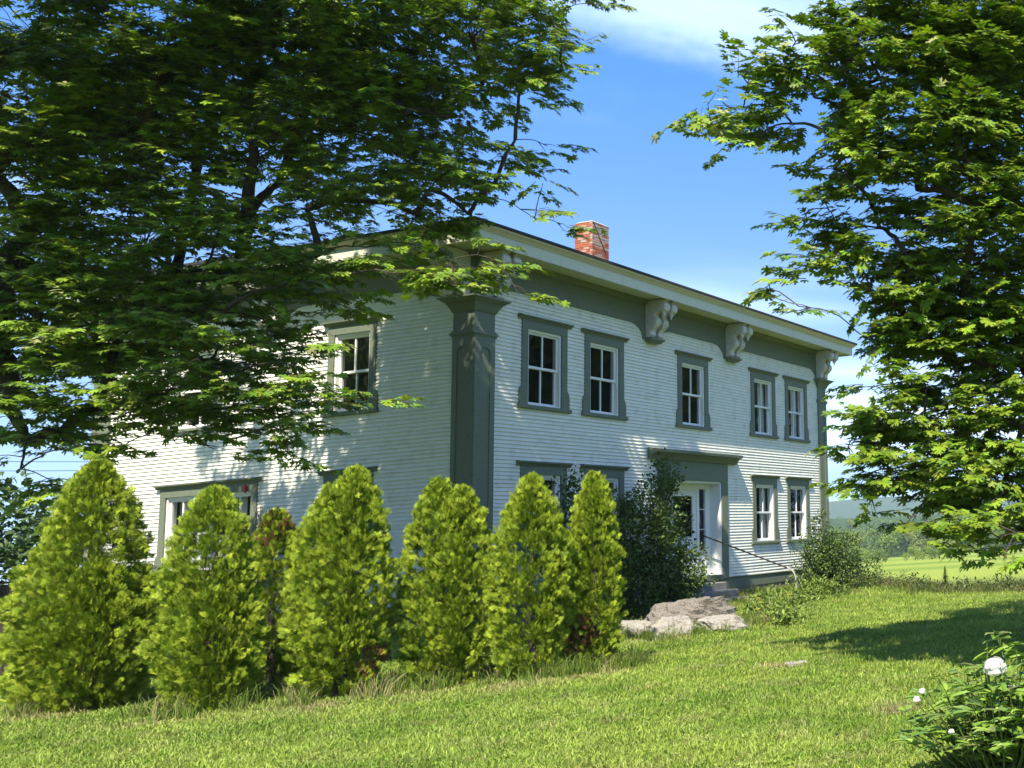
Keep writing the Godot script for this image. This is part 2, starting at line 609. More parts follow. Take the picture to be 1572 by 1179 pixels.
func window(house: Node3D, kind: int, middle: float, head: float, half := 0.485, lights := 1, curtain := 0) -> void:
	# head: top of the cornice. The opening runs from head - 1.96 to head - 0.29.
	var w := group_node("window", house, facade(kind) * Transform3D(Basis.IDENTITY, Vector3(middle, head, 0)))
	var low := -1.965
	var top := -0.29
	var s := Shape.new()
	for sg in [-1.0, 1.0]:
		var pts := [Vector2(half, top), Vector2(half, low), Vector2(half + 0.235, low), Vector2(half + 0.235, -1.68), Vector2(half + 0.215, -1.62), Vector2(half + 0.165, -1.54), Vector2(half + 0.165, top)]
		var poly := PackedVector2Array()
		for q in pts:
			poly.append(Vector2(q.x * sg, q.y))
		if Geometry2D.is_polygon_clockwise(poly):
			poly.reverse()
		s.plate(poly, -0.02, 0.045)
	s.box(Vector3(-half - 0.165, top, -0.02), Vector3(half + 0.165, -0.045, 0.047))
	put(s, "casing", mats.trim, w)
	s = Shape.new()
	s.sweep_x(PackedVector2Array([Vector2(0.0, -0.10), Vector2(0.06, -0.10), Vector2(0.085, -0.05), Vector2(0.125, -0.045), Vector2(0.13, -0.012), Vector2(0.0, 0.012)]), -half - 0.275, half + 0.275)
	put(s, "cornice", mats.trim, w)
	s = Shape.new()
	s.soft_box(Vector3(-half - 0.265, low - 0.085, -0.02), Vector3(half + 0.265, low, 0.085), 0.012)
	put(s, "sill", mats.trim, w)
	# white box frame set into the opening
	s = Shape.new()
	s.box(Vector3(-half, low, -0.17), Vector3(-half + 0.045, top, 0.012))
	s.box(Vector3(half - 0.045, low, -0.17), Vector3(half, top, 0.012))
	s.box(Vector3(-half + 0.045, top - 0.05, -0.17), Vector3(half - 0.045, top, 0.012))
	s.box(Vector3(-half + 0.045, low, -0.17), Vector3(half - 0.045, low + 0.03, 0.03))
	var each := (half * 2.0 - 0.09) / lights
	for k in range(1, lights):
		var u := -half + 0.045 + each * k
		s.box(Vector3(u - 0.05, low + 0.03, -0.17), Vector3(u + 0.05, top - 0.05, 0.012))
	put(s, "frame", mats.window_white, w)
	var mid_rail := (low + top) / 2.0 + 0.01
	for k in lights:
		var u0 := -half + 0.045 + each * k + (0.05 if k > 0 else 0.0)
		var u1 := -half + 0.045 + each * (k + 1) - (0.05 if k < lights - 1 else 0.0)
		sash(w, u0, u1, mid_rail - 0.025, top - 0.05, -0.075, -0.035)
		sash(w, u0, u1, low + 0.03, mid_rail + 0.025, -0.12, -0.08)
		if curtain > 0:
			for side in [0, 1]:
				if curtain == 2 and side == 1:
					continue
				var c := Shape.new()
				var a: float = u0 - 0.02 if side == 0 else u1 - 0.30
				var b: float = u0 + 0.30 if side == 0 else u1 + 0.02
				var n := 22
				for i in n:
					var x0 := lerpf(a, b, float(i) / n)
					var x1 := lerpf(a, b, float(i + 1) / n)
					var z0 := -0.26 + 0.025 * sin(i * 1.15)
					var z1 := -0.26 + 0.025 * sin((i + 1) * 1.15)
					c.quad(Vector3(x0, low - 0.1, z0), Vector3(x1, low - 0.1, z1), Vector3(x1, top, z1), Vector3(x0, top, z0))
				put(c, "curtain", mats.curtain, w)


func sash(w: Node3D, u0: float, u1: float, y0: float, y1: float, z0: float, z1: float) -> void:
	var s := Shape.new()
	var st := 0.05
	var m := (u0 + u1) / 2.0
	s.box(Vector3(u0, y0, z0), Vector3(u0 + st, y1, z1))
	s.box(Vector3(u1 - st, y0, z0), Vector3(u1, y1, z1))
	s.box(Vector3(u0 + st, y1 - 0.05, z0), Vector3(u1 - st, y1, z1))
	s.box(Vector3(u0 + st, y0, z0), Vector3(u1 - st, y0 + 0.055, z1))
	s.box(Vector3(m - 0.016, y0 + 0.055, z0 + 0.006), Vector3(m + 0.016, y1 - 0.05, z1 - 0.004))
	put(s, "sash", mats.window_white, w)
	for k in 2:
		var a := u0 + st if k == 0 else m + 0.016
		var b := m - 0.016 if k == 0 else u1 - st
		var g := Shape.new()
		# old glass is never quite flat or quite in line with its neighbours
		var j := [rng.randf_range(-0.003, 0.003), rng.randf_range(-0.003, 0.003), rng.randf_range(-0.003, 0.003), rng.randf_range(-0.003, 0.003)]
		var z := (z0 + z1) / 2.0
		var ph := rng.randf() * TAU
		var cells := []
		for r in 9:
			for q in 5:
				var fu := q / 4.0
				var fv := r / 8.0
				var dz: float = lerpf(lerpf(j[0], j[1], fu), lerpf(j[3], j[2], fu), fv)
				var p := Vector3(lerpf(a, b, fu), lerpf(y0 + 0.055, y1 - 0.05, fv), z + dz)
				var bow := Vector3(0.012 * sin(ph + fv * 7.0 + fu * 2.0) + (fu - 0.5) * 0.03, 0.014 * cos(ph * 1.7 + fv * 9.0 - fu * 3.0), 1.0).normalized()
				cells.append([p, bow])
		for r in 8:
			for q in 4:
				var c0: Array = cells[r * 5 + q]
				var c1: Array = cells[r * 5 + q + 1]
				var c2: Array = cells[r * 5 + q + 6]
				var c3: Array = cells[r * 5 + q + 5]
				g.tri_n(c0[0], c1[0], c2[0], c0[1], c1[1], c2[1])
				g.tri_n(c0[0], c2[0], c3[0], c0[1], c2[1], c3[1])
		put(g, "pane", mats.glass, w)


func entrance(house: Node3D) -> void:
	var m := LEN / 2.0
	var d := group_node("entrance", house, Transform3D(Basis.IDENTITY, Vector3(m, 0, 0)))
	var s := Shape.new()
	# flat posts and a deep board over the opening
	s.box(Vector3(-1.47, 0.42, -0.02), Vector3(-1.19, 3.05, 0.06))
	s.box(Vector3(1.19, 0.42, -0.02), Vector3(1.47, 3.05, 0.06))
	s.box(Vector3(-1.47, 3.05, -0.02), Vector3(1.47, 3.58, 0.062))
	put(s, "surround", mats.trim, d)
	s = Shape.new()
	s.sweep_x(PackedVector2Array([Vector2(0.0, 3.56), Vector2(0.10, 3.56), Vector2(0.13, 3.62), Vector2(0.21, 3.70), Vector2(0.30, 3.73), Vector2(0.31, 3.80), Vector2(0.0, 3.86)]), -1.85, 1.85)
	put(s, "cornice", mats.trim, d)
	# white recess: floor, ceiling, both reveals, back panels
	s = Shape.new()
	s.box(Vector3(-1.19, 3.0, -0.34), Vector3(1.19, 3.05, 0.02))
	s.box(Vector3(1.15, 0.42, -0.34), Vector3(1.19, 3.0, 0.03))
	s.box(Vector3(-1.19, 0.42, -0.34), Vector3(-1.15, 3.0, 0.03))
	for q in [[0.55, 0.66], [0.93, 1.15], [-0.66, -0.55], [-1.15, -0.93]]:
		s.box(Vector3(q[0], 0.50, -0.36), Vector3(q[1], 3.0, -0.30))
	for q in [[0.66, 0.93], [-0.93, -0.66]]:
		s.box(Vector3(q[0], 0.50, -0.36), Vector3(q[1], 1.22, -0.31))
		s.box(Vector3(q[0], 2.86, -0.36), Vector3(q[1], 3.0, -0.31))
	s.box(Vector3(-0.55, 2.82, -0.36), Vector3(0.55, 3.0, -0.30))
	put(s, "recess", mats.window_white, d)
	for x in [-0.93, 0.66]:
		s = Shape.new()
		s.quad(Vector3(x, 1.22, -0.34), Vector3(x + 0.27, 1.22, -0.342), Vector3(x + 0.27, 2.86, -0.34), Vector3(x, 2.86, -0.339))
		put(s, "sidelight_pane", mats.glass, d)
		s = Shape.new()
		s.box(Vector3(x, 1.75, -0.335), Vector3(x + 0.27, 1.77, -0.315))
		s.box(Vector3(x, 2.30, -0.335), Vector3(x + 0.27, 2.32, -0.315))
		put(s, "glazing_bar", mats.window_white, d)
	s = Shape.new()
	s.box(Vector3(-0.55, 0.52, -0.37), Vector3(-0.40, 2.82, -0.325))
	s.box(Vector3(0.40, 0.52, -0.37), Vector3(0.55, 2.82, -0.325))
	s.box(Vector3(-0.40, 2.66, -0.37), Vector3(0.40, 2.82, -0.325))
	s.box(Vector3(-0.40, 1.42, -0.37), Vector3(0.40, 1.58, -0.325))
	s.box(Vector3(-0.40, 0.52, -0.37), Vector3(0.40, 0.74, -0.325))
	s.box(Vector3(-0.40, 0.74, -0.36), Vector3(0.40, 1.42, -0.345))
	put(s, "door", mats.window_white, d)
	s = Shape.new()
	s.quad(Vector3(-0.40, 1.58, -0.345), Vector3(0.40, 1.58, -0.347), Vector3(0.40, 2.66, -0.346), Vector3(-0.40, 2.66, -0.344))
	put(s, "door_pane", mats.glass, d)
	s = Shape.new()
	s.drum(Vector3(0.47, 1.5, -0.30), Vector3(0, 0, 1), 0.03, 0.03, 10)
	put(s, "door_knob", mats.pipe_black, d)
	s = Shape.new()
	s.box(Vector3(-1.19, 0.36, -0.38), Vector3(1.19, 0.50, 0.10))
	put(s, "threshold", mats.trim, d)


func chimney(house: Node3D) -> void:
	var lo := Vector3(8.51, 8.3, -5.14)
	var hi := Vector3(9.21, 11.27, -4.50)
	var c := group_node("chimney", house)
	var s := Shape.new()
	s.box(lo + Vector3(0.012, 0, 0.012), hi - Vector3(0.012, 0.005, 0.012))
	put(s, "mortar", mats.mortar, c)
	s = Shape.new()
	frustum(s, Vector2(lo.x - 0.01, lo.z - 0.01), Vector2(hi.x + 0.01, hi.z + 0.01), 11.262, Vector2(lo.x + 0.08, lo.z + 0.08), Vector2(hi.x - 0.08, hi.z - 0.08), 11.33)
	put(s, "mortar_cap", mats.mortar, c)
	s = Shape.new()
	s.tube([Vector3(8.53, 11.25, -4.485), Vector3(9.06, 10.38, -4.482)], [0.011, 0.011], 6)
	put(s, "strap", mats.pipe_black, c)
	var unit := Shape.new()
	unit.box(Vector3(-0.5, -0.5, -0.5), Vector3(0.5, 0.5, 0.5))
	var brick := unit.done()
	var step := 0.078
	for k in 21:
		var y := hi.y - 0.035 - k * step
		for face in 4:
			var wide := 0.70 if face % 2 == 0 else 0.64
			var shift := (0.0 if k % 2 == 0 else 0.105) if face % 2 == 0 else (0.105 if k % 2 == 0 else 0.0)
			var u := -shift
			while u < wide - 0.03:
				var a := maxf(u, 0.0)
				var b := minf(u + 0.203, wide)
				u += 0.213
				if b - a < 0.03 or (face > 1 and k > 13):
					continue
				var at: Vector3
				var size: Vector3
				var out := rng.randf_range(-0.004, 0.006)
				if face % 2 == 0:
					at = Vector3(lo.x + (a + b) / 2.0, y, hi.z - 0.04 + out if face == 0 else lo.z + 0.04 - out)
					size = Vector3(b - a, 0.066, 0.08)
				else:
					at = Vector3(lo.x + 0.04 - out if face == 1 else hi.x - 0.04 + out, y, lo.z + (a + b) / 2.0)
					size = Vector3(0.08, 0.066, b - a)
				var pick := 0 if rng.randf() < 0.4 else (1 if rng.randf() < 0.45 else 2 + (rng.randi() % 3) / 2)
				if face == 0 and k < 9 and rng.randf() < 0.75:
					pick = 3
				elif k < 4 and rng.randf() < 0.6:
					pick = 2 + (rng.randi() % 2)
				var o := put_mesh(brick, "brick", mats["brick_%d" % pick], c)
				o.transform = Transform3D(Basis.IDENTITY.scaled(size), at)


func make_house() -> void:
	var h := thing("farmhouse", "two-storey white clapboard farmhouse with grey-green trim and a brick chimney", "house")
	var win := [
		[0, 1.84, 6.50, 0.485, 1, 0], [0, 3.69, 6.50, 0.485, 1, 0], [0, 7.05, 6.50, 0.485, 1, 0], [0, 10.42, 6.50, 0.485, 1, 1], [0, 12.30, 6.50, 0.485, 1, 1],
		[0, 1.84, 3.32, 0.485, 1, 0], [0, 3.69, 3.32, 0.485, 1, 0], [0, 10.42, 3.32, 0.485, 1, 1], [0, 12.30, 3.32, 0.485, 1, 2],
		[1, DEP - 3.165, 6.50, 0.485, 1, 0], [1, DEP - 7.62, 6.50, 0.485, 1, 0], [1, DEP - 3.165, 3.32, 0.485, 1, 0], [1, DEP - 7.09, 3.32, 1.26, 3, 1],
	]
	var holes := [[], [], [], []]
	for w in win:
		holes[w[0]].append(Rect2(w[1] - w[3], w[2] - 1.965, w[3] * 2.0, 1.675))
	holes[0].append(Rect2(LEN / 2.0 - 1.19, 0.30, 2.38, 2.75))
	var shapes := bracket_mesh()
	for kind in 4:
		var len_ := length_of(kind)
		var wall := group_node("wall", h, facade(kind))
		var s := Shape.new()
		wall_core(s, len_ - (0.0 if kind in [0, 3] else 0.0), -0.3, 7.6, holes[kind])
		put(s, "sheathing", mats.room, wall)
		clapboards(wall, len_, holes[kind], 0.40, len_ - 0.40, kind > 1)
		s = Shape.new()
		mitred(s, PackedVector2Array([Vector2(0.0, 0.10), Vector2(0.04, 0.10), Vector2(0.04, 0.37), Vector2(0.065, 0.39), Vector2(0.065, 0.405), Vector2(0.0, 0.425)]), len_)
		put(s, "water_table", mats.trim, h).transform = facade(kind)
		s = Shape.new()
		mitred(s, PackedVector2Array([Vector2(-0.1, -0.6), Vector2(0.02, -0.6), Vector2(0.02, 0.099), Vector2(-0.1, 0.099)]), len_)
		put(s, "foundation", mats.foundation, h).transform = facade(kind)
		frieze(h, kind, [5.35, 8.75] if kind in [0, 3] else [5.35])
		for m in ([0.30, 5.35, 8.75, LEN - 0.30] if kind in [0, 3] else [0.30, 5.35, DEP - 0.30]):
			brackets(h, kind, m, shapes)
		s = Shape.new()
		mitred(s, PackedVector2Array([Vector2(0.05, 7.47), Vector2(0.075, 7.47), Vector2(0.085, 7.50), Vector2(0.13, 7.56), Vector2(0.15, 7.598), Vector2(0.05, 7.598)]), len_)
		put(s, "bed_moulding", mats.trim, h).transform = facade(kind)
		s = Shape.new()
		mitred(s, PackedVector2Array([Vector2(-0.02, 7.60), Vector2(0.72, 7.60), Vector2(0.72, 7.63), Vector2(-0.02, 7.63)]), len_)
		put(s, "soffit", mats.fascia_paint, h).transform = facade(kind)
		s = Shape.new()
		mitred(s, PackedVector2Array([Vector2(0.70, 7.55), Vector2(0.74, 7.55), Vector2(0.74, 7.80), Vector2(0.70, 7.80)]), len_)
		put(s, "fascia", mats.fascia_paint, h).transform = facade(kind)
		s = Shape.new()
		mitred(s, PackedVector2Array([Vector2(0.70, 7.802), Vector2(0.755, 7.802), Vector2(0.76, 7.815), Vector2(0.785, 7.845), Vector2(0.825, 7.875), Vector2(0.845, 7.885), Vector2(0.85, 7.918), Vector2(0.70, 7.918)]), len_)
		put(s, "crown_moulding", mats.crown_paint, h).transform = facade(kind)
	for w in win:
		window(h, w[0], w[1], w[2], w[3], w[4], w[5])
	entrance(h)
	corner_posts(h, Vector2(0, 0), -1, 1)
	corner_posts(h, Vector2(LEN, 0), 1, 1)
	corner_posts(h, Vector2(0, -DEP), -1, -1)
	corner_posts(h, Vector2(LEN, -DEP), 1, -1)
	# low hipped roof
	var s := Shape.new()
	var e := OVER + 0.025
	var a := [Vector3(-e, EAVE, e), Vector3(LEN + e, EAVE, e), Vector3(LEN + e, EAVE, -DEP - e), Vector3(-e, EAVE, -DEP - e)]
	var run := DEP / 2.0 + e
	var rise := run * 0.155
	var b := [Vector3(-e + run, EAVE + 0.06 + rise, -DEP / 2.0), Vector3(LEN + e - run, EAVE + 0.06 + rise, -DEP / 2.0)]
	for i in 4:
		var p: Vector3 = a[i]
		var q: Vector3 = a[(i + 1) % 4]
		s.quad(p, q, q + Vector3(0, 0.06, 0), p + Vector3(0, 0.06, 0))
	var up := Vector3(0, 0.06, 0)
	s.quad(a[0] + up, a[1] + up, b[1], b[0])
	s.tri(a[1] + up, a[2] + up, b[1])
	s.quad(a[2] + up, a[3] + up, b[0], b[1])
	s.tri(a[3] + up, a[0] + up, b[0])
	s.quad(a[3], a[2], a[1], a[0])
	put(s, "roof", mats.roofing, h)
	# floors and partitions: the rooms behind the panes
	for y in [0.30, 3.62, 7.45]:
		s = Shape.new()
		s.box(Vector3(0.165, y, -DEP + 0.165), Vector3(LEN - 0.165, y + 0.12, -0.165 if y > 1.0 else -0.40))
		put(s, "floor", mats.room, h)
	for q in [[5.2, 5.32, -DEP + 0.17, -0.17], [8.8, 8.92, -DEP + 0.17, -0.17]]:
		s = Shape.new()
		s.box(Vector3(q[0], 0.43, q[2]), Vector3(q[1], 7.44, q[3]))
		put(s, "partition", mats.room, h)
	s = Shape.new()
	s.box(Vector3(0.17, 0.43, -5.41), Vector3(LEN - 0.17, 7.44, -5.30))
	put(s, "partition", mats.room, h)
	chimney(h)
	# iron pipe handrail beside the steps
	var r := thing("handrail", "thin dark pipe handrail beside the front door with a worn grey lower bend", "handrail", Vector3(7.8, -0.3, 2.57))
	s = Shape.new()
	s.tube([Vector3(0, 1.90, -2.86), Vector3(0, 1.88, -2.80), Vector3(0, 0.90, -0.25)], [0.021, 0.021, 0.021], 10)
	put(s, "rail", mats.pipe_black, r)
	s = Shape.new()
	s.tube([Vector3(0, 0.90, -0.25), Vector3(0, 0.86, -0.15), Vector3(0, 0.78, -0.06), Vector3(0, 0.66, -0.012), Vector3(0, 0.5, 0), Vector3(0, -0.12, 0)], [0.021, 0.022, 0.022, 0.022, 0.022, 0.022], 10)
	put(s, "post", mats.pipe_worn, r)
	s = Shape.new()
	s.drum(Vector3(0, 1.90, -2.86), Vector3(0, 0, 1), 0.05, 0.012, 12)
	put(s, "wall_flange", mats.pipe_black, r)
	var st := thing("stone_steps", "grey stone doorsteps below the white front door", "steps", Vector3(LEN / 2.0, -0.3, 0.1))
	for k in 3:
		s = Shape.new()
		s.soft_box(Vector3(-1.1 - 0.12 * k, -0.2, 0.0 if k == 0 else 0.34 * k + 0.12), Vector3(0.62, 0.62 - 0.2 * k, 0.34 * (k + 1) + 0.12), 0.02)
		put(s, "step", mats.foundation, st)


# ------------------------------------------------------------------ land
func along_view(x: float, z: float) -> float:
	return (x - EYE.x) * 0.967 + (z - EYE.z) * -0.256


func ground_y(x: float, z: float) -> float:
	var y := -0.3 + lumps.get_noise_2d(x * 6.0, z * 6.0) * 0.035
	var dx := maxf(maxf(-x, x - LEN), 0.0)
	var dz := maxf(maxf(z, -DEP - z), 0.0)
	y += 0.2 * exp(-sqrt(dx * dx + dz * dz) / 0.9)
	var s := along_view(x, z)
	if s > 17.0:
		y -= 0.022 * (minf(s, 38.0) - 17.0) * smoothstep(0.8, 5.0, sqrt(dx * dx + dz * dz))
	if s > 28.0:
		y -= 0.0158 * (minf(s, 420.0) - 28.0) * smoothstep(28.0, 40.0, s)
	if s > 120.0:
		y += lumps.get_noise_2d(x * 0.12, z * 0.12) * minf((s - 120.0) * 0.006, 1.6)
	return y


func ground_tint(x: float, z: float) -> Color:
	var s := along_view(x, z)
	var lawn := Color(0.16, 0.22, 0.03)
	var soil := Color(0.085, 0.065, 0.04)
	var hay := Color(0.27, 0.33, 0.07)
	var rough := Color(0.14, 0.18, 0.045)
	var c := lawn
	# worn soil under the arborvitae and by the house walls
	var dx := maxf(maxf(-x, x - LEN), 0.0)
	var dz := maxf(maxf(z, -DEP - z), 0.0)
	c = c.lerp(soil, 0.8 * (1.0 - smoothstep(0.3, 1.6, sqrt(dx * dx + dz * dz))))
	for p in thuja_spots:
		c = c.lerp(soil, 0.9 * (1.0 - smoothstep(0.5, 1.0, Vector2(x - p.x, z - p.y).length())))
	c = c.lerp(rough, smoothstep(34.0, 40.0, s))
	c = c.lerp(hay, smoothstep(40.0, 60.0, s))
	if s > 45.0:
		var rows := lumps.get_noise_2d(s * 0.55, (x * 0.256 + z * 0.967) * 0.05)
		c = c.lerp(Color(0.12, 0.20, 0.03), clampf(rows * 1.9, 0.0, 0.75))
		c = c.lerp(Color(0.055, 0.09, 0.025), smoothstep(380.0, 420.0, s))
	return c


var thuja_spots := [Vector2(-7.15, 1.5), Vector2(-7.45, 4.0), Vector2(-6.15, 3.2), Vector2(-6.7, 5.05), Vector2(-5.85, 5.7), Vector2(-5.4, 6.6), Vector2(-4.65, 6.87)]


func make_ground() -> void:
	var s := Shape.new()
	var radii := [0.0]
	var r := 0.5
	while r < 5200.0:
		radii.append(r)
		r += 0.35 if r < 34.0 else r * 0.028
	var n := 220
	var pts := []
	var cols := []
	for k in radii.size():
		var row := []
		var tints := []
		for i in n:
			var t := TAU * i / n
			var x: float = EYE.x + radii[k] * cos(t)
			var z: float = EYE.z + radii[k] * sin(t)
			row.append(Vector3(x, ground_y(x, z), z))
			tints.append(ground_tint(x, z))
		pts.append(row)
		cols.append(tints)
	for k in radii.size() - 1:
		for i in n:
			var j := (i + 1) % n
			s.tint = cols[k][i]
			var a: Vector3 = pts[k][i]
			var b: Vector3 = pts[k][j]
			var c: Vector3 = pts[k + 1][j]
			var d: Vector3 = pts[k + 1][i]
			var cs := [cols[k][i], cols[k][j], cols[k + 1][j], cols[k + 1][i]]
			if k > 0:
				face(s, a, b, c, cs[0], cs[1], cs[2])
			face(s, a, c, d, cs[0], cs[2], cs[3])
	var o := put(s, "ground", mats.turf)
	o.set_meta("kind", "structure")


func face(s: Shape, a: Vector3, b: Vector3, c: Vector3, p: Color, q: Color, r: Color) -> void:
	if (b - a).cross(c - a).y < 0.0:
		var t := b
		b = c
		c = t
		var u := q
		q = r
		r = u
	s.v.append(a); s.v.append(c); s.v.append(b)
	for k in 3:
		s.n.append(Vector3.UP)
	s.c.append(p); s.c.append(r); s.c.append(q)


func view_point(px: float, depth: float) -> Vector3:   # a spot on the land at that distance ahead and that bearing
	var flat := Vector2(AHEAD.x, AHEAD.z) + Vector2(EYE_RIGHT.x, EYE_RIGHT.z) * (px - 1657.7) / 1545.56
	var x := EYE.x + flat.x * depth
	var z := EYE.z + flat.y * depth
	return Vector3(x, ground_y(x, z), z)


func ridge(called: String, label_kind: String, from_px: float, to_px: float, depth: float, heights: Array, rough: float) -> void:
	var s := Shape.new()
	var n := 120
	var rows := 14
	var grid := []
	for j in rows:
		var line := []
		for i in n + 1:
			var t := float(i) / n
			var p := view_point(lerpf(from_px, to_px, t), depth + (j - rows * 0.6) * depth * 0.05)
			var f := t * (heights.size() - 1)
			var k := mini(int(f), heights.size() - 2)
			var hgt: float = lerpf(heights[k], heights[k + 1], smoothstep(0.0, 1.0, f - k))
			var prof := sin(PI * clampf(float(j) / (rows - 1), 0.0, 1.0))
			p.y = -30.0 + (hgt + 30.0) * prof + lumps.get_noise_2d(p.x * 0.02, p.z * 0.02) * rough * prof
			line.append(p)
		grid.append(line)
	for j in rows - 1:
		for i in n:
			s.quad(grid[j][i], grid[j][i + 1], grid[j + 1][i + 1], grid[j + 1][i])
	var o := put(s, called, mats.far_hill)
	o.set_meta("kind", label_kind)


# ------------------------------------------------------------------ leaves
func maple_leaf(slim: float) -> ArrayMesh:   # stalk end at the origin, tip along +z, upper side +y, one unit long
	var s := Shape.new()
	var half := [[0.0, 1.0], [0.055, 0.80], [0.14 * slim, 0.78], [0.10 * slim, 0.62], [0.13 * slim, 0.50], [0.30 * slim, 0.60], [0.36 * slim, 0.74], [0.44 * slim, 0.60], [0.54 * slim, 0.60], [0.44 * slim, 0.46], [0.30 * slim, 0.36], [0.44 * slim, 0.25], [0.50 * slim, 0.16], [0.28 * slim, 0.14], [0.08, 0.13]]
	var ring := []
	for q in half:
		ring.append(Vector3(q[0], 0, q[1]))
	for i in range(half.size() - 1, 0, -1):
		ring.append(Vector3(-half[i][0], 0, half[i][1]))
	for i in ring.size():
		var p: Vector3 = ring[i]
		ring[i] = Vector3(p.x, 0.16 * absf(p.x) - 0.30 * (p.z - 0.3) * (p.z - 0.3) - 0.30 * p.x * p.x, p.z)
	var mid := Vector3(0, 0.0, 0.34)
	for i in ring.size():
		s.tri(mid, ring[i], ring[(i + 1) % ring.size()])
	s.quad(Vector3(-0.006, 0.02, -0.25), Vector3(-0.006, 0, 0.15), Vector3(0.006, 0, 0.15), Vector3(0.006, 0.02, -0.25))
	return s.done()


func plain_leaf(wide: float, fold: float) -> ArrayMesh:
	var s := Shape.new()
	var r := [Vector3(0, 0, 0), Vector3(wide * 0.38, fold * 0.5, 0.22), Vector3(wide * 0.5, fold * 0.5, 0.48), Vector3(wide * 0.3, fold * 0.2, 0.78), Vector3(0, -0.12, 1.0)]
	var m := [Vector3(0, 0, 0), Vector3(0, 0, 0.22), Vector3(0, 0.0, 0.48), Vector3(0, -0.04, 0.78), Vector3(0, -0.12, 1.0)]
	for i in 4:
		var l0 := Vector3(-r[i].x, r[i].y, r[i].z)
		var l1 := Vector3(-r[i + 1].x, r[i + 1].y, r[i + 1].z)
		s.quad(m[i], m[i + 1], r[i + 1], r[i])
		s.quad(l0, l1, m[i + 1], m[i])
	return s.done()


func spray_mesh(sd: int) -> ArrayMesh:   # a flat fan of arborvitae: stalk at the origin, spread in x and z, tip along +z
	var g := RandomNumberGenerator.new()
	g.seed = sd
	var s := Shape.new()
	for k in 7:
		var a := deg_to_rad(-62.0 + 124.0 * k / 6.0) + g.randf_range(-0.12, 0.12)
		var len_ := (1.0 - 0.32 * absf(a)) * g.randf_range(0.8, 1.05)
		var d := Vector3(sin(a), g.randf_range(-0.12, 0.18), cos(a)).normalized()
		var x := d.cross(Vector3.UP).normalized() * 0.06
		var start := Vector3(0, 0, 0.08 * (3 - absi(k - 3)))
		var m := start + d * len_ * 0.55
		var e := start + d * len_ + Vector3(0, g.randf_range(-0.05, 0.12), 0)
		s.tri(start, m + x, m - x)
		s.tri(m - x, m + x, e)
		for sg in [-1.0, 1.0]:
			var side: Vector3 = (d + x.normalized() * float(sg) * 0.8).normalized()
			var q := start + d * len_ * 0.42
			s.tri(q - d * 0.05, q + d * 0.06, q + side * len_ * 0.5)
	return s.done()


func frame(tip: Vector3, up: Vector3, size: float, wide := 1.0) -> Transform3D:   # local z to the tip, local y near up
	var z := tip.normalized()
	var x := up.cross(z)
	if x.length() < 0.01:
		x = Vector3.RIGHT.cross(z)
	x = x.normalized()
	var y := z.cross(x)
	return Transform3D(Basis(x * size * wide, y * size, z * size), Vector3.ZERO)


func in_ball() -> Vector3:
	while true:
		var p := Vector3(rng.randf_range(-1, 1), rng.randf_range(-1, 1), rng.randf_range(-1, 1))
		if p.length() <= 1.0:
			return p
	return Vector3.ZERO


func bend(a: Vector3, b: Vector3, lift: float, n := 7) -> Array:
	var out := []
	for i in n + 1:
		var t := float(i) / n
		var p := a.lerp(b, t) + Vector3(0, lift * sin(PI * t), 0)
		if i > 0 and i < n:
			p += in_ball() * (a - b).length() * 0.022
		out.append(p)
	return out


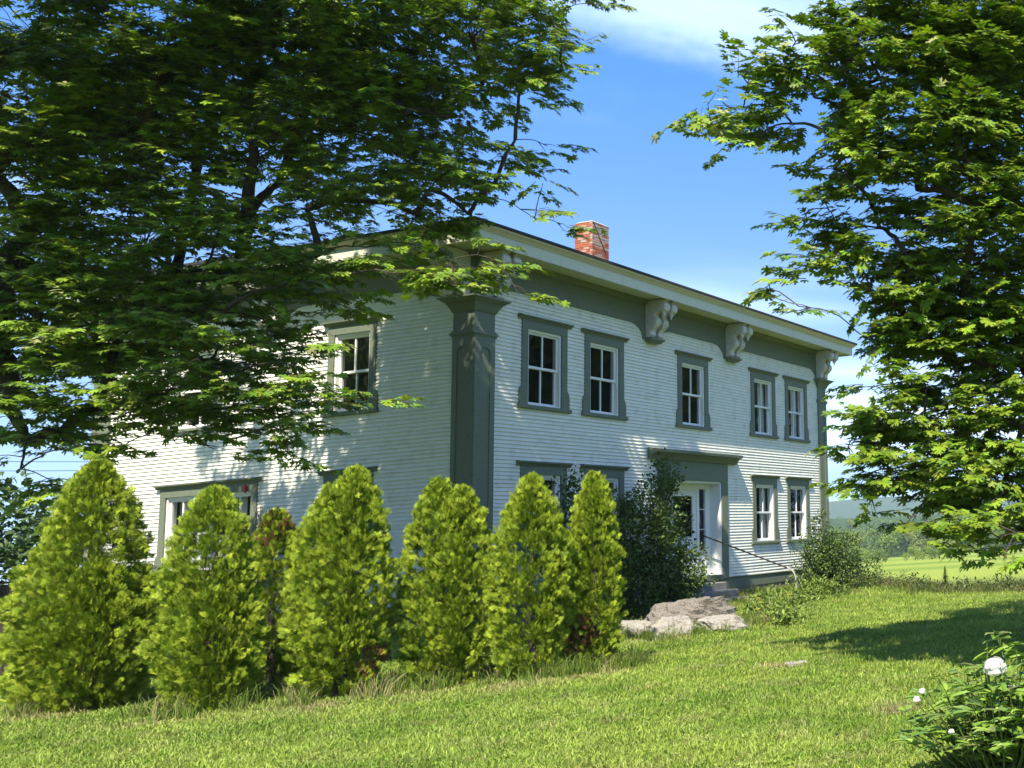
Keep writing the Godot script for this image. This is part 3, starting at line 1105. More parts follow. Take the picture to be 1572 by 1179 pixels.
# A maple: limbs reach into rounded masses of twigs, each twig carries a flat spray of leaves.
# masses: [centre, radius, leaves per cubic metre, droop]
func maple(called: String, label: String, foot: Vector3, trunk_r: float, fork: float, masses: Array, leaf: ArrayMesh, size: float, tones: Array, keep: int) -> void:
	var t := thing(called, label, "tree", foot, "maple trees")
	var s := Shape.new()
	var lean := Vector3(rng.randf_range(-0.2, 0.2), 0, rng.randf_range(-0.2, 0.2))
	var top := Vector3(0, fork, 0) + lean
	s.tube([Vector3(0, -0.3, 0), Vector3(0, 0.1, 0), Vector3(0, 0.6, 0), lean * 0.5 + Vector3(0, fork * 0.5, 0), top, top + Vector3(0.2, 3.4, 0.1), top + Vector3(0.1, 6.0, 0.2)], [trunk_r * 1.7, trunk_r * 1.35, trunk_r * 1.08, trunk_r, trunk_r * 0.9, trunk_r * 0.55, trunk_r * 0.2], 14)
	put(s, "trunk", mats.bark, t)
	var where := []
	var tints := PackedColorArray()
	var twigs := []
	var twig_tints := PackedColorArray()
	# every mass hangs on the nearest one that lies closer to the trunk, so limbs fork as they go out
	var order := range(masses.size())
	order.sort_custom(func(i, j): return (masses[i][0] - foot - top).length() < (masses[j][0] - foot - top).length())
	var knots := [top, top + Vector3(0.2, 3.4, 0.1), top + Vector3(0.1, 6.0, 0.2), top - Vector3(0, fork * 0.3, 0)]
	var parent_of := {}
	var knot_of := {}
	var weight := {}
	for i in order:
		var c: Vector3 = masses[i][0] - foot
		var best := 0
		var cost := 1e9
		for k in knots.size():
			var v: float = (c - knots[k]).length() + 0.25 * (knots[k] - top).length() * (0.0 if k < 4 else 1.0)
			if v < cost:
				cost = v
				best = k
		parent_of[i] = best
		knot_of[i] = knots.size()
		knots.append(c)
	for q in range(order.size() - 1, -1, -1):
		var i: int = order[q]
		var own: float = weight.get(knot_of[i], 0.0) + masses[i][2] * 4.19 * pow(masses[i][1], 3.0)
		weight[knot_of[i]] = own
		weight[parent_of[i]] = weight.get(parent_of[i], 0.0) + own
	for i in order:
		var m: Array = masses[i]
		var c: Vector3 = m[0] - foot
		var r: float = m[1]
		var from: Vector3 = knots[parent_of[i]]
		var reach := (c - from).length()
		var limb := Shape.new()
		var path := bend(from, c, reach * 0.10)
		var rad := []
		var thick := clampf(0.0009 * sqrt(weight[knot_of[i]]), 0.008, trunk_r * 0.5)
		for k in path.size():
			rad.append(lerpf(thick, maxf(thick * 0.6, 0.006), float(k) / (path.size() - 1)))
		limb.tube(path, rad, 7)
		var outward := Vector3(c.x - from.x, 0, c.z - from.z)
		outward = outward.normalized() if outward.length() > 0.3 else Vector3(1, 0, 0)
		var n_leaves := int(m[2] * 4.19 * r * r * r)
		var n_twigs := maxi(3, n_leaves / 11)
		var boughs := maxi(2, n_twigs / 9)
		var ends := []
		for b in boughs:
			var e := c + in_ball() * r * 0.72
			ends.append(e)
			var st: Vector3 = path[path.size() - 2 - rng.randi() % 2]
			limb.tube([st, st.lerp(e, 0.5) + Vector3(0, 0.05 * r, 0) + in_ball() * 0.05 * r, e], [0.009, 0.006, 0.003], 4)
		put(limb, "limb", mats.bark, t)
		for k in n_twigs:
			# twigs gather round the bough ends, so that gaps stay open between them
			var e: Vector3 = ends[k % ends.size()]
			var p := e + in_ball() * Vector3(0.42, 0.26, 0.42) * minf(r, 1.1)
			var away := (p - c)
			var dir := (outward * 0.5 + Vector3(away.x, 0, away.z).normalized() * 0.8 + in_ball() * 0.5)
			dir.y = rng.randf_range(-0.28, 0.22) - float(m[3])
			dir = dir.normalized()
			var len_ := rng.randf_range(0.26, 0.52)
			var up := (Vector3.UP * 0.75 + SUN_AT.normalized() * 0.55 + in_ball() * 0.4).normalized()   # leaf plates turn to the light
			var sideways := dir.cross(up).normalized()
			twigs.append(Transform3D(Basis(sideways * len_, sideways.cross(dir) * len_, dir * len_), p))
			twig_tints.append(Color(0.07, 0.05, 0.035))
			var shade := rng.randf_range(0.75, 1.2)
			for q in 11:
				var f := (q + 0.6) / 11.0
				var sg := -1.0 if q % 2 == 0 else 1.0
				var at := p + dir * len_ * f
				var tip := (sideways * sg * (1.05 - f * 0.7) + dir * (0.35 + f) + Vector3(0, -0.12 - rng.randf() * 0.32, 0) + in_ball() * 0.4)
				if q == 10:
					tip = dir + Vector3(0, -0.4, 0)
				var x := frame(tip, up + in_ball() * 0.55, size * rng.randf_range(0.68, 1.12), rng.randf_range(0.85, 1.1))
				x.origin = at + tip.normalized() * size * 0.25
				where.append(x)
				var tone: Color = tones[rng.randi() % tones.size()]
				tints.append(Color(tone.r * shade * rng.randf_range(0.85, 1.15), tone.g * shade * rng.randf_range(0.9, 1.1), tone.b * shade))
	crown_parts(t, foot, where, tints, leaf, mats.maple_leaf, keep)
	var tw := Shape.new()
	tw.tube([Vector3.ZERO, Vector3(0, 0, 0.5), Vector3(0, 0, 1.0)], [0.011, 0.008, 0.003], 4)
	scatter("twigs", tw.done(), tinted("twig_bark"), twigs, twig_tints, t)


func tinted(called: String) -> StandardMaterial3D:
	if not mats.has(called):
		mat(called, Color.WHITE, 0.9).vertex_color_use_as_albedo = true
	return mats[called]


func crown_parts(t: Node3D, foot: Vector3, where: Array, tints: PackedColorArray, leaf: ArrayMesh, m: StandardMaterial3D, keep: int) -> void:
	# the leaves that stand largest before the lens are parts of their own, the rest is one mass
	var order := []
	for i in where.size():
		var d: Vector3 = where[i].origin + foot - EYE
		var z := d.dot(AHEAD)
		var u := d.dot(EYE_RIGHT) / maxf(z, 0.1)
		var w := d.dot(EYE_UP) / maxf(z, 0.1)
		var seen := z > 1.0 and u > -1.07 and u < -0.06 and w < 0.395 and w > -0.36
		order.append([z / where[i].basis.z.length() if seen else 1e6 + i, i])
	order.sort_custom(func(a, b): return a[0] < b[0])
	var rest := []
	var rest_tints := PackedColorArray()
	var shades := {}
	for k in order.size():
		var i: int = order[k][1]
		if k < keep and order[k][0] < 1e6:
			var key := int(tints[i].g * 90.0)
			if not shades.has(key):
				var own: StandardMaterial3D = m.duplicate()
				own.vertex_color_use_as_albedo = false
				own.albedo_color = tints[i].linear_to_srgb()
				shades[key] = own
			var o := put_mesh(leaf, "leaf", shades[key], t)
			o.transform = where[i]
		else:
			rest.append(where[i])
			rest_tints.append(tints[i])
	if rest:
		scatter("crown", leaf, m, rest, rest_tints, t)


# A leafy shrub: stems fan out from the foot, leaves gather in lumps. lobes: [offset, radii]
func shrub(called: String, label: String, category: String, foot: Vector3, lobes: Array, count: int, leaf: ArrayMesh, size: float, tones: Array, group := "") -> Node3D:
	var t := thing(called, label, category, foot, group)
	var where := []
	var tints := PackedColorArray()
	var total := 0.0
	for l in lobes:
		total += l[1].x * l[1].y * l[1].z
	for l in lobes:
		var c: Vector3 = l[0]
		var rr: Vector3 = l[1]
		var n := int(count * rr.x * rr.y * rr.z / total)
		for k in 3:
			var s := Shape.new()
			var e := c + in_ball() * rr * 0.6
			var a := Vector3(rng.randf_range(-0.15, 0.15), -0.1, rng.randf_range(-0.15, 0.15))
			s.tube(bend(a, e, 0.0, 5), [0.028, 0.024, 0.019, 0.014, 0.009, 0.004], 6)
			put(s, "stem", mats.bark, t)
		var clumps := maxi(4, n / 14)
		for k in clumps:
			var dir := in_ball().normalized()
			var p := c + dir * rr * pow(rng.randf(), 0.45)
			var shade := rng.randf_range(0.75, 1.2)
			for q in 14:
				var tip := (dir * 0.5 + in_ball() + Vector3(0, 0.1, 0)).normalized()
				var x := frame(tip, (Vector3.UP + in_ball() * 0.9 + dir * 0.5).normalized(), size * rng.randf_range(0.6, 1.15))
				x.origin = p + in_ball() * size * 1.7
				if x.origin.y < 0.0:
					continue
				where.append(x)
				var tone: Color = tones[rng.randi() % tones.size()]
				tints.append(Color(tone.r * shade, tone.g * shade, tone.b * shade))
	scatter("foliage", leaf, mats.bush_leaf, where, tints, t)
	return t


# ------------------------------------------------------------------ arborvitae
# lobes: [offset x, offset z, radius, height, taper]
func thuja(label: String, at: Vector2, lobes: Array, per_metre: int, sprays: Array, dead: Array) -> void:
	var foot := Vector3(at.x, ground_y(at.x, at.y), at.y)
	var t := thing("arborvitae", label, "shrub", foot, "arborvitae planted in a row before the house")
	var bins := [[], [], []]
	var cols := [PackedColorArray(), PackedColorArray(), PackedColorArray()]
	var tones := [Color(0.195, 0.275, 0.018), Color(0.245, 0.335, 0.022), Color(0.140, 0.212, 0.016), Color(0.310, 0.390, 0.030)]
	for l in lobes:
		var base := Vector3(l[0], 0, l[1])
		var high: float = l[3]
		var wide: float = l[2] * 1.08
		var s := Shape.new()
		s.tube(bend(base * 0.35 + Vector3(0, -0.15, 0), base + Vector3(0, high * 0.85, 0), 0.0, 6), [0.055, 0.05, 0.042, 0.034, 0.026, 0.016, 0.006], 7)
		put(s, "trunk", mats.bark, t)
		var sd := rng.randf() * 100.0
		# clumps: the fans grow in tufts that stand out from one another
		var tufts := int(per_metre * wide * high / 9.0 * 7.0)
		for k in tufts:
			var f := pow(rng.randf(), 0.92)
			var a := rng.randf() * TAU
			var x := maxf(f - 0.25, 0.0) / 0.75
			var prof := pow(1.0 - pow(x, float(l[4])), 0.72) * 0.96 + 0.04 if f > 0.25 else lerpf(0.66, 1.0, f / 0.25)
			var lump := 1.0 + 0.10 * (lumps.get_noise_3d(cos(a) * 22.0 + sd, f * high * 26.0, sin(a) * 22.0) * 2.0 + lumps.get_noise_3d(cos(a) * 60.0 * wide - sd, f * high * 75.0, sin(a) * 60.0 * wide) * 2.2)
			var r := wide * prof * lump * (pow(rng.randf_range(0.15, 1.0), 0.2) if k % 10 < 6 else sqrt(rng.randf()) * 0.9)
			var out := Vector3(cos(a), 0, sin(a))
			var p := base + out * r + Vector3(0, 0.10 + f * (high - 0.14), 0)
			var shade := rng.randf_range(0.8, 1.2)
			var steep := lerpf(0.45, 1.6, f * f)
			var tuft_dir := (out * (1.15 - 0.7 * f) + Vector3(0, steep, 0) + in_ball() * 0.45).normalized()
			for q in 9:
				var tip := (tuft_dir + in_ball() * 0.55).normalized()
				var side := (Vector3(-out.z, 0, out.x) + in_ball() * 0.9).normalized()
				var m := frame(tip, side, rng.randf_range(0.042, 0.08))
				m.origin = p + in_ball() * 0.055 - tuft_dir * 0.04
				var b := rng.randi() % 3
				bins[b].append(m)
				var tone: Color = tones[rng.randi() % 4]
				for d in dead:   # browned branches: [centre, reach, share]
					if (m.origin - d[0]).length() < d[1] and rng.randf() < d[2]:
						tone = Color(0.16, 0.075, 0.035) if rng.randf() < 0.7 else Color(0.11, 0.06, 0.03)
				cols[b].append(Color(tone.r * shade, tone.g * shade, tone.b * shade))
	for b in 3:
		scatter("foliage", sprays[b], mats.thuja_leaf, bins[b], cols[b], t)


func make_hedge() -> void:
	var sprays := [spray_mesh(1), spray_mesh(2), spray_mesh(3)]
	var p := thuja_spots
	thuja("largest broad arborvitae, beside the dark board fence", p[0], [[0.0, 0.0, 0.74, 3.15, 1.35], [-0.1, 0.28, 0.55, 1.9, 1.6], [0.0, -0.42, 0.58, 1.8, 1.6]], 950, sprays, [])
	thuja("pointed bright green arborvitae before the wide side window", p[1], [[0.0, -0.02, 0.47, 2.62, 2.3], [0.0, 0.16, 0.40, 1.6, 2.4]], 1100, sprays, [])
	thuja("thin arborvitae with a browned tip, pressed between two fuller ones", p[2], [[0.0, 0.0, 0.38, 2.42, 2.4]], 1150, sprays, [[Vector3(-0.1, 2.2, -0.15), 0.4, 0.3], [Vector3(-0.3, 0.35, 0.25), 0.2, 0.6]])
	thuja("arborvitae with two uneven tips hiding a side window head", p[3], [[0.04, 0.10, 0.43, 2.82, 2.5], [-0.06, -0.14, 0.40, 2.60, 2.5]], 950, sprays, [[Vector3(0.1, 0.4, 0.45), 0.22, 0.7]])
	thuja("arborvitae with a forked top before the corner pilaster of the house", p[4], [[-0.02, -0.10, 0.41, 2.68, 2.5], [0.08, 0.15, 0.39, 2.55, 2.5]], 950, sprays, [])
	thuja("single-pointed arborvitae standing just past the corner pilaster", p[5], [[0.0, 0.0, 0.47, 2.66, 2.3]], 1150, sprays, [])
	thuja("slim arborvitae at the row's end, lower branches dead and brown", p[6], [[0.0, 0.06, 0.35, 2.72, 2.5], [0.0, -0.20, 0.26, 1.95, 2.4]], 1250, sprays, [[Vector3(-0.28, 0.55, -0.12), 0.36, 0.6]])


# ------------------------------------------------------------------ lawn
func blade_clump(count: int, spread: float, low: float, high: float, wide: float, sd: int) -> ArrayMesh:
	var g := RandomNumberGenerator.new()
	g.seed = sd
	var s := Shape.new()
	for k in count:
		var p := Vector3(g.randf_range(-1, 1), 0, g.randf_range(-1, 1)) * spread
		var h := g.randf_range(low, high)
		var a := g.randf() * TAU
		var lean := Vector3(cos(a), 0, sin(a)) * h * g.randf_range(0.1, 0.8)
		var b := g.randf() * TAU
		var x := Vector3(cos(b), 0, sin(b)) * wide
		var m := p + lean * 0.35 + Vector3(0, h * 0.6, 0)
		var e := p + lean + Vector3(0, h * g.randf_range(0.75, 1.0), 0)
		var t := g.randf_range(0.72, 1.25)
		s.tint = Color(t, t, t)
		p.y = -0.02
		s.quad(p - x, p + x, m + x * 0.8, m - x * 0.8)
		s.tri(m - x * 0.8, m + x * 0.8, e)
	return s.done()


func in_house(x: float, z: float) -> bool:
	return x > -0.08 and z < 0.08 and x < LEN + 0.1 and z > -DEP - 0.1


func make_lawn() -> void:
	var clumps := [blade_clump(30, 0.13, 0.03, 0.075, 0.0042, 1), blade_clump(30, 0.13, 0.03, 0.08, 0.0046, 2), blade_clump(26, 0.13, 0.025, 0.065, 0.005, 3)]
	var bins := [[], [], []]
	var cols := [PackedColorArray(), PackedColorArray(), PackedColorArray()]
	var kinds := [Color(0.220, 0.325, 0.042), Color(0.300, 0.400, 0.068), Color(0.155, 0.265, 0.034), Color(0.335, 0.405, 0.095)]
	var straw := Color(0.40, 0.34, 0.17)
	for i in 74000:
		var depth := 4.6 + 31.0 * pow(rng.randf(), 1.35)
		var p := view_point(rng.randf_range(-260.0, 1960.0), depth)
		if in_house(p.x, p.z):
			continue
		var k := rng.randi() % 3
		var size := rng.randf_range(0.75, 1.25) * (1.0 + maxf(depth - 9.0, 0.0) * 0.045)
		bins[k].append(Transform3D(Basis(Vector3.UP, rng.randf() * TAU).scaled(Vector3(size, size * rng.randf_range(0.7, 1.15) * (1.0 + 0.5 * lumps.get_noise_2d(p.x * 22.0, p.z * 22.0 - 70.0)), size)), p))
		var patch := lumps.get_noise_2d(p.x * 9.0 + 50.0, p.z * 9.0)
		var fine := lumps.get_noise_2d(p.x * 40.0, p.z * 40.0 + 90.0)
		var c: Color = kinds[rng.randi() % 4].lerp(kinds[2 if patch > 0.0 else 1], minf(absf(patch) * 1.6, 0.8))
		# mown straw lies in a strip before the arborvitae and in a few bare spots
		var dry := clampf(fine * 1.8 - 0.35, 0.0, 0.5)
		var near := 9.0
		for q in 6:
			var a: Vector2 = thuja_spots[[0, 1, 3, 4, 5, 6][q]]
			near = minf(near, Vector2(p.x - a.x + 0.62, p.z - a.y - 0.42).length())
		dry = maxf(dry, (1.0 - smoothstep(0.15, 0.75, near)) * clampf(0.62 + fine * 1.3, 0.0, 1.0))
		for q in [[-7.76, 12.87, 0.3], [-4.9, 9.9, 0.35], [-1.2, 5.3, 0.5]]:
			dry = maxf(dry, 1.0 - smoothstep(float(q[2]) * 0.4, float(q[2]), Vector2(p.x - q[0], p.z - q[1]).length()))
		c = c.lerp(straw, dry * 0.85)
		var v := rng.randf_range(0.62, 1.28)
		cols[k].append(Color(c.r * v, c.g * v, c.b * v))
	for k in 3:
		var o := scatter("lawn_grass", clumps[k], mats.grass_blade, bins[k], cols[k])
		tag(o, "short mown grass of the lawn around the house" if k == 0 else ("mown lawn grass with a few broader blades" if k == 1 else "low lawn grass between the taller blades"), "grass")
	# clover and plantain leaves in patches of the lawn
	var rosette := Shape.new()
	for k in 9:
		var a := TAU * k / 9.0 + 0.3 * sin(k * 5.0)
		var d := Vector3(cos(a), 0, sin(a))
		var w := Vector3(-sin(a), 0, cos(a)) * 0.012
		var far := 0.035 + 0.02 * sin(k * 2.7)
		rosette.quad(d * 0.006 + Vector3(0, 0.008, 0), d * far * 0.6 - w + Vector3(0, 0.026 + 0.008 * sin(k * 3.1), 0), d * far + Vector3(0, 0.018, 0), d * far * 0.6 + w + Vector3(0, 0.028, 0))
	var cl := []
	var clc := PackedColorArray()
	for i in 12000:
		var p := view_point(rng.randf_range(-260.0, 1960.0), 4.6 + 16.0 * pow(rng.randf(), 1.2))
		if in_house(p.x, p.z) or lumps.get_noise_2d(p.x * 14.0 + 300.0, p.z * 14.0) < 0.08:
			continue
		cl.append(Transform3D(Basis(Vector3.UP, rng.randf() * TAU).scaled(Vector3.ONE * rng.randf_range(0.6, 1.5)), p))
		var v := rng.randf_range(0.8, 1.2)
		clc.append(Color(0.22 * v, 0.31 * v, 0.04 * v))
	tag(scatter("clover", rosette.done(), mats.bush_leaf, cl, clc), "low clover and plantain leaves in patches of the lawn", "clover")
	# tall unmown grass at the feet of the arborvitae, the boulders and the house wall
	var tall := [blade_clump(22, 0.10, 0.12, 0.34, 0.006, 7), blade_clump(18, 0.09, 0.10, 0.42, 0.0065, 8)]
	var tb := [[], []]
	var tc := [PackedColorArray(), PackedColorArray()]
	for i in 2600:
		var p := Vector2.ZERO
		var r := rng.randf()
		if r < 0.42:
			var a: Vector2 = thuja_spots[rng.randi() % 7]
			var d := rng.randf_range(-2.2, 2.6)
			p = a + Vector2(cos(d), sin(d)).rotated(1.9) * rng.randf_range(0.30, 0.72)
			if lumps.get_noise_2d(p.x * 30.0, p.y * 30.0) < 0.05:
				continue
		elif r < 0.60:
			p = Vector2(0.6, 4.2) + Vector2(rng.randf_range(-2.0, 2.6), rng.randf_range(-1.4, 1.5))
		else:
			p = Vector2(rng.randf_range(3.0, 13.6), 0.25 + absf(rng.randfn(0.0, 1.0)))
		var y := ground_y(p.x, p.y)
		var k := rng.randi() % 2
		var sz := rng.randf_range(0.35, 1.1)
		tb[k].append(Transform3D(Basis(Vector3.UP, rng.randf() * TAU).scaled(Vector3.ONE * sz), Vector3(p.x, y, p.y)))
		var v := rng.randf_range(0.7, 1.15)
		var c := Color(0.13, 0.20, 0.03) if rng.randf() < 0.75 else Color(0.30, 0.29, 0.12)
		tc[k].append(Color(c.r * v, c.g * v, c.b * v))
	for k in 2:
		var o := scatter("tall_grass", tall[k], mats.grass_blade, tb[k], tc[k])
		tag(o, "tall unmown grass at the feet of shrubs, boulders and house wall" if k == 0 else "long seeding grass among the shrub feet and boulders", "grass")


# ------------------------------------------------------------------ stones
func rock(label: String, at: Vector3, size: Vector3, turn: float, sd: int, m: StandardMaterial3D, flat := 1.0, called := "boulder") -> void:
	var g := RandomNumberGenerator.new()
	g.seed = sd
	var planes := []
	for k in 13:
		var d := Vector3(g.randf_range(-1, 1), g.randf_range(-0.6, 1), g.randf_range(-1, 1)).normalized()
		planes.append([d, g.randf_range(0.78, 1.0)])
	planes.append([Vector3(g.randf_range(-0.1, 0.1), 1, g.randf_range(-0.1, 0.1)).normalized(), 0.72 * flat])
	var s := Shape.new()
	var rows := 26
	var cols := 44
	var grid := []
	for j in rows + 1:
		var line := []
		for i in cols:
			var la := PI * (float(j) / rows - 0.5)
			var lo := TAU * i / cols
			var d := Vector3(cos(la) * cos(lo), sin(la), cos(la) * sin(lo))
			var r := 1.15
			for q in planes:
				var k: float = d.dot(q[0])
				if k > 0.05:
					r = minf(r, q[1] / k)
			r *= 1.0 + lumps.get_noise_3d(d.x * 60.0 + sd * 37.0, d.y * 60.0, d.z * 60.0) * 0.16 + lumps.get_noise_3d(d.x * 170.0, d.y * 170.0 + sd * 11.0, d.z * 170.0) * 0.07
			line.append(d * r * size)
		grid.append(line)
	for j in rows:
		for i in cols:
			var k := (i + 1) % cols
			s.tri(grid[j][i], grid[j + 1][k], grid[j][k])
			s.tri(grid[j][i], grid[j + 1][i], grid[j + 1][k])
	var o := put(s, called, m)
	o.position = at
	o.rotation.y = turn
	tag(o, label, called, "boulders heaped on the lawn before the entrance" if called == "boulder" else "")


func make_stones() -> void:
	var g := func(x: float, z: float, y: float) -> Vector3:
		return Vector3(x, ground_y(x, z) + y, z)
	rock("largest brown weathered boulder of the heap on the lawn", g.call(1.6, 3.75, 0.10), Vector3(0.58, 0.64, 0.90), 0.25, 11, mats.boulder, 1.0)
	rock("rounded pale boulder nearest the end of the arborvitae row", g.call(-0.2, 3.95, 0.10), Vector3(0.36, 0.34, 0.46), 0.7, 23, mats.boulder_pale, 0.9)
	rock("tilted pale boulder leaning against the largest brown one", g.call(-0.35, 4.95, 0.10), Vector3(0.36, 0.38, 0.44), 1.9, 31, mats.boulder_pale, 0.95)
	rock("low mossy boulder in the weeds, on the door side of the heap", g.call(0.7, 5.2, 0.10), Vector3(0.42, 0.30, 0.45), 0.2, 47, mats.boulder_pale, 0.9)
	rock("flat tan stone lying in the grass at the foot of the boulders", g.call(-1.1, 4.75, 0.0), Vector3(0.35, 0.09, 0.50), 0.4, 52, mats.boulder_pale, 0.7)
	rock("small tan rock half sunk in the open lawn", g.call(-4.71, 10.05, 0.0), Vector3(0.14, 0.085, 0.20), 0.6, 61, mats.boulder_pale, 0.9, "rock")
	rock("thin pale stone chip lying flat on the open lawn", g.call(-4.7, 8.9, 0.02), Vector3(0.06, 0.03, 0.24), -0.3, 71, mats.boulder_pale, 0.8, "rock")


# ------------------------------------------------------------------ flowers and shrubs near the house
func make_shrubs() -> void:
	var oval := plain_leaf(0.58, 0.10)
	var slim := plain_leaf(0.34, 0.08)
	var mid := [Color(0.085, 0.14, 0.025), Color(0.11, 0.17, 0.03), Color(0.065, 0.115, 0.022)]
	shrub("lilac_bush", "tall dark leafy bush crowding the front door", "bush", Vector3(4.2, ground_y(4.2, 1.3), 1.3),
		[[Vector3(-0.75, 1.35, 0.0), Vector3(1.0, 1.45, 0.75)], [Vector3(0.35, 0.85, 0.1), Vector3(0.85, 1.0, 0.7)], [Vector3(0.1, 2.5, -0.2), Vector3(0.6, 1.2, 0.5)], [Vector3(0.45, 3.3, -0.3), Vector3(0.42, 0.55, 0.35)], [Vector3(-1.1, 2.5, -0.2), Vector3(0.5, 0.7, 0.4)], [Vector3(0.95, 1.75, -0.3), Vector3(0.35, 0.6, 0.3)]], 14000, oval, 0.095, mid, "leafy bushes along the entrance wall")
	shrub("lilac_bush", "dark bush between two ground-floor windows, behind the last arborvitae", "bush", Vector3(1.6, ground_y(1.6, 1.0), 1.0),
		[[Vector3(0.0, 1.4, 0.0), Vector3(0.75, 1.2, 0.5)], [Vector3(-0.05, 2.6, 0.0), Vector3(0.42, 0.75, 0.35)], [Vector3(0.9, 1.0, 0.1), Vector3(0.6, 1.0, 0.5)]], 5000, oval, 0.095, mid, "leafy bushes along the entrance wall")
	shrub("rose_bush", "rounded bush at the far corner of the house, past the handrail", "bush", Vector3(11.6, ground_y(11.6, 1.4), 1.4),
		[[Vector3(0.0, 0.75, 0.0), Vector3(1.45, 0.85, 0.9)], [Vector3(-0.5, 1.25, 0.0), Vector3(0.9, 0.65, 0.7)], [Vector3(0.9, 1.15, 0.0), Vector3(0.8, 0.7, 0.65)], [Vector3(-0.2, 1.9, -0.15), Vector3(0.45, 0.6, 0.35)], [Vector3(1.7, 0.5, 0.5), Vector3(0.6, 0.5, 0.5)]], 10000, oval, 0.085, mid + [Color(0.05, 0.09, 0.02)], "leafy bushes along the entrance wall")
	# weeds with stems and leaves in the rough strip by the steps and boulders
	var n := 0
	for q in [[7.0, 2.9, 0.5], [8.6, 2.5, 0.6], [9.5, 2.0, 0.55], [5.6, 3.2, 0.45], [3.6, 4.1, 0.5], [2.5, 5.5, 0.42], [1.3, 6.2, 0.34], [10.2, 2.4, 0.4]]:
		var words: String = ["beside the handrail foot", "beyond the handrail foot", "before the rounded corner bush", "before the dark door bush", "on the door side of the boulders", "just past the boulder heap", "at the lawn edge near the boulders", "under the rounded corner bush"][n]
		shrub("weed_plant", "leafy green weed plant " + words, "plant", Vector3(q[0], ground_y(q[0], q[1]), q[1]), [[Vector3(0, q[2] * 0.55, 0), Vector3(q[2] * 0.9, q[2] * 0.55, q[2] * 0.9)]], 320, slim, 0.13, [Color(0.13, 0.20, 0.03), Color(0.17, 0.24, 0.04)], "weeds in the rough strip by the steps")
		n += 1
	# yellow flowers on thin stalks round the boulders
	var spots := [[-0.4, 3.5], [-0.1, 3.3], [0.9, 5.9], [1.2, 5.6], [2.0, 5.9], [0.6, 6.1]]
	for i in spots.size():
		var at := Vector3(spots[i][0], ground_y(spots[i][0], spots[i][1]), spots[i][1])
		var f := thing("yellow_flower", "thin-stalked yellow flower growing beside the boulder heap", "flower", at, "yellow flowers by the boulders")
		var s := Shape.new()
		var hgt := rng.randf_range(0.35, 0.6)
		var tip := Vector3(rng.randf_range(-0.08, 0.08), hgt, rng.randf_range(-0.08, 0.08))
		s.tube([Vector3(0, -0.03, 0), tip * 0.5 + Vector3(0.02, 0, 0), tip], [0.005, 0.004, 0.003], 5)
		put(s, "stalk", mats["grass_stalk"], f)
		s = Shape.new()
		for k in 6:
			var a := TAU * k / 6.0
			var d := Vector3(cos(a), 0.25, sin(a))
			var w := Vector3(-sin(a), 0, cos(a)) * 0.02
			s.quad(tip, tip + d * 0.03 - w, tip + d * 0.06, tip + d * 0.03 + w)
		put(s, "bloom", mats.yellow_petal, f)


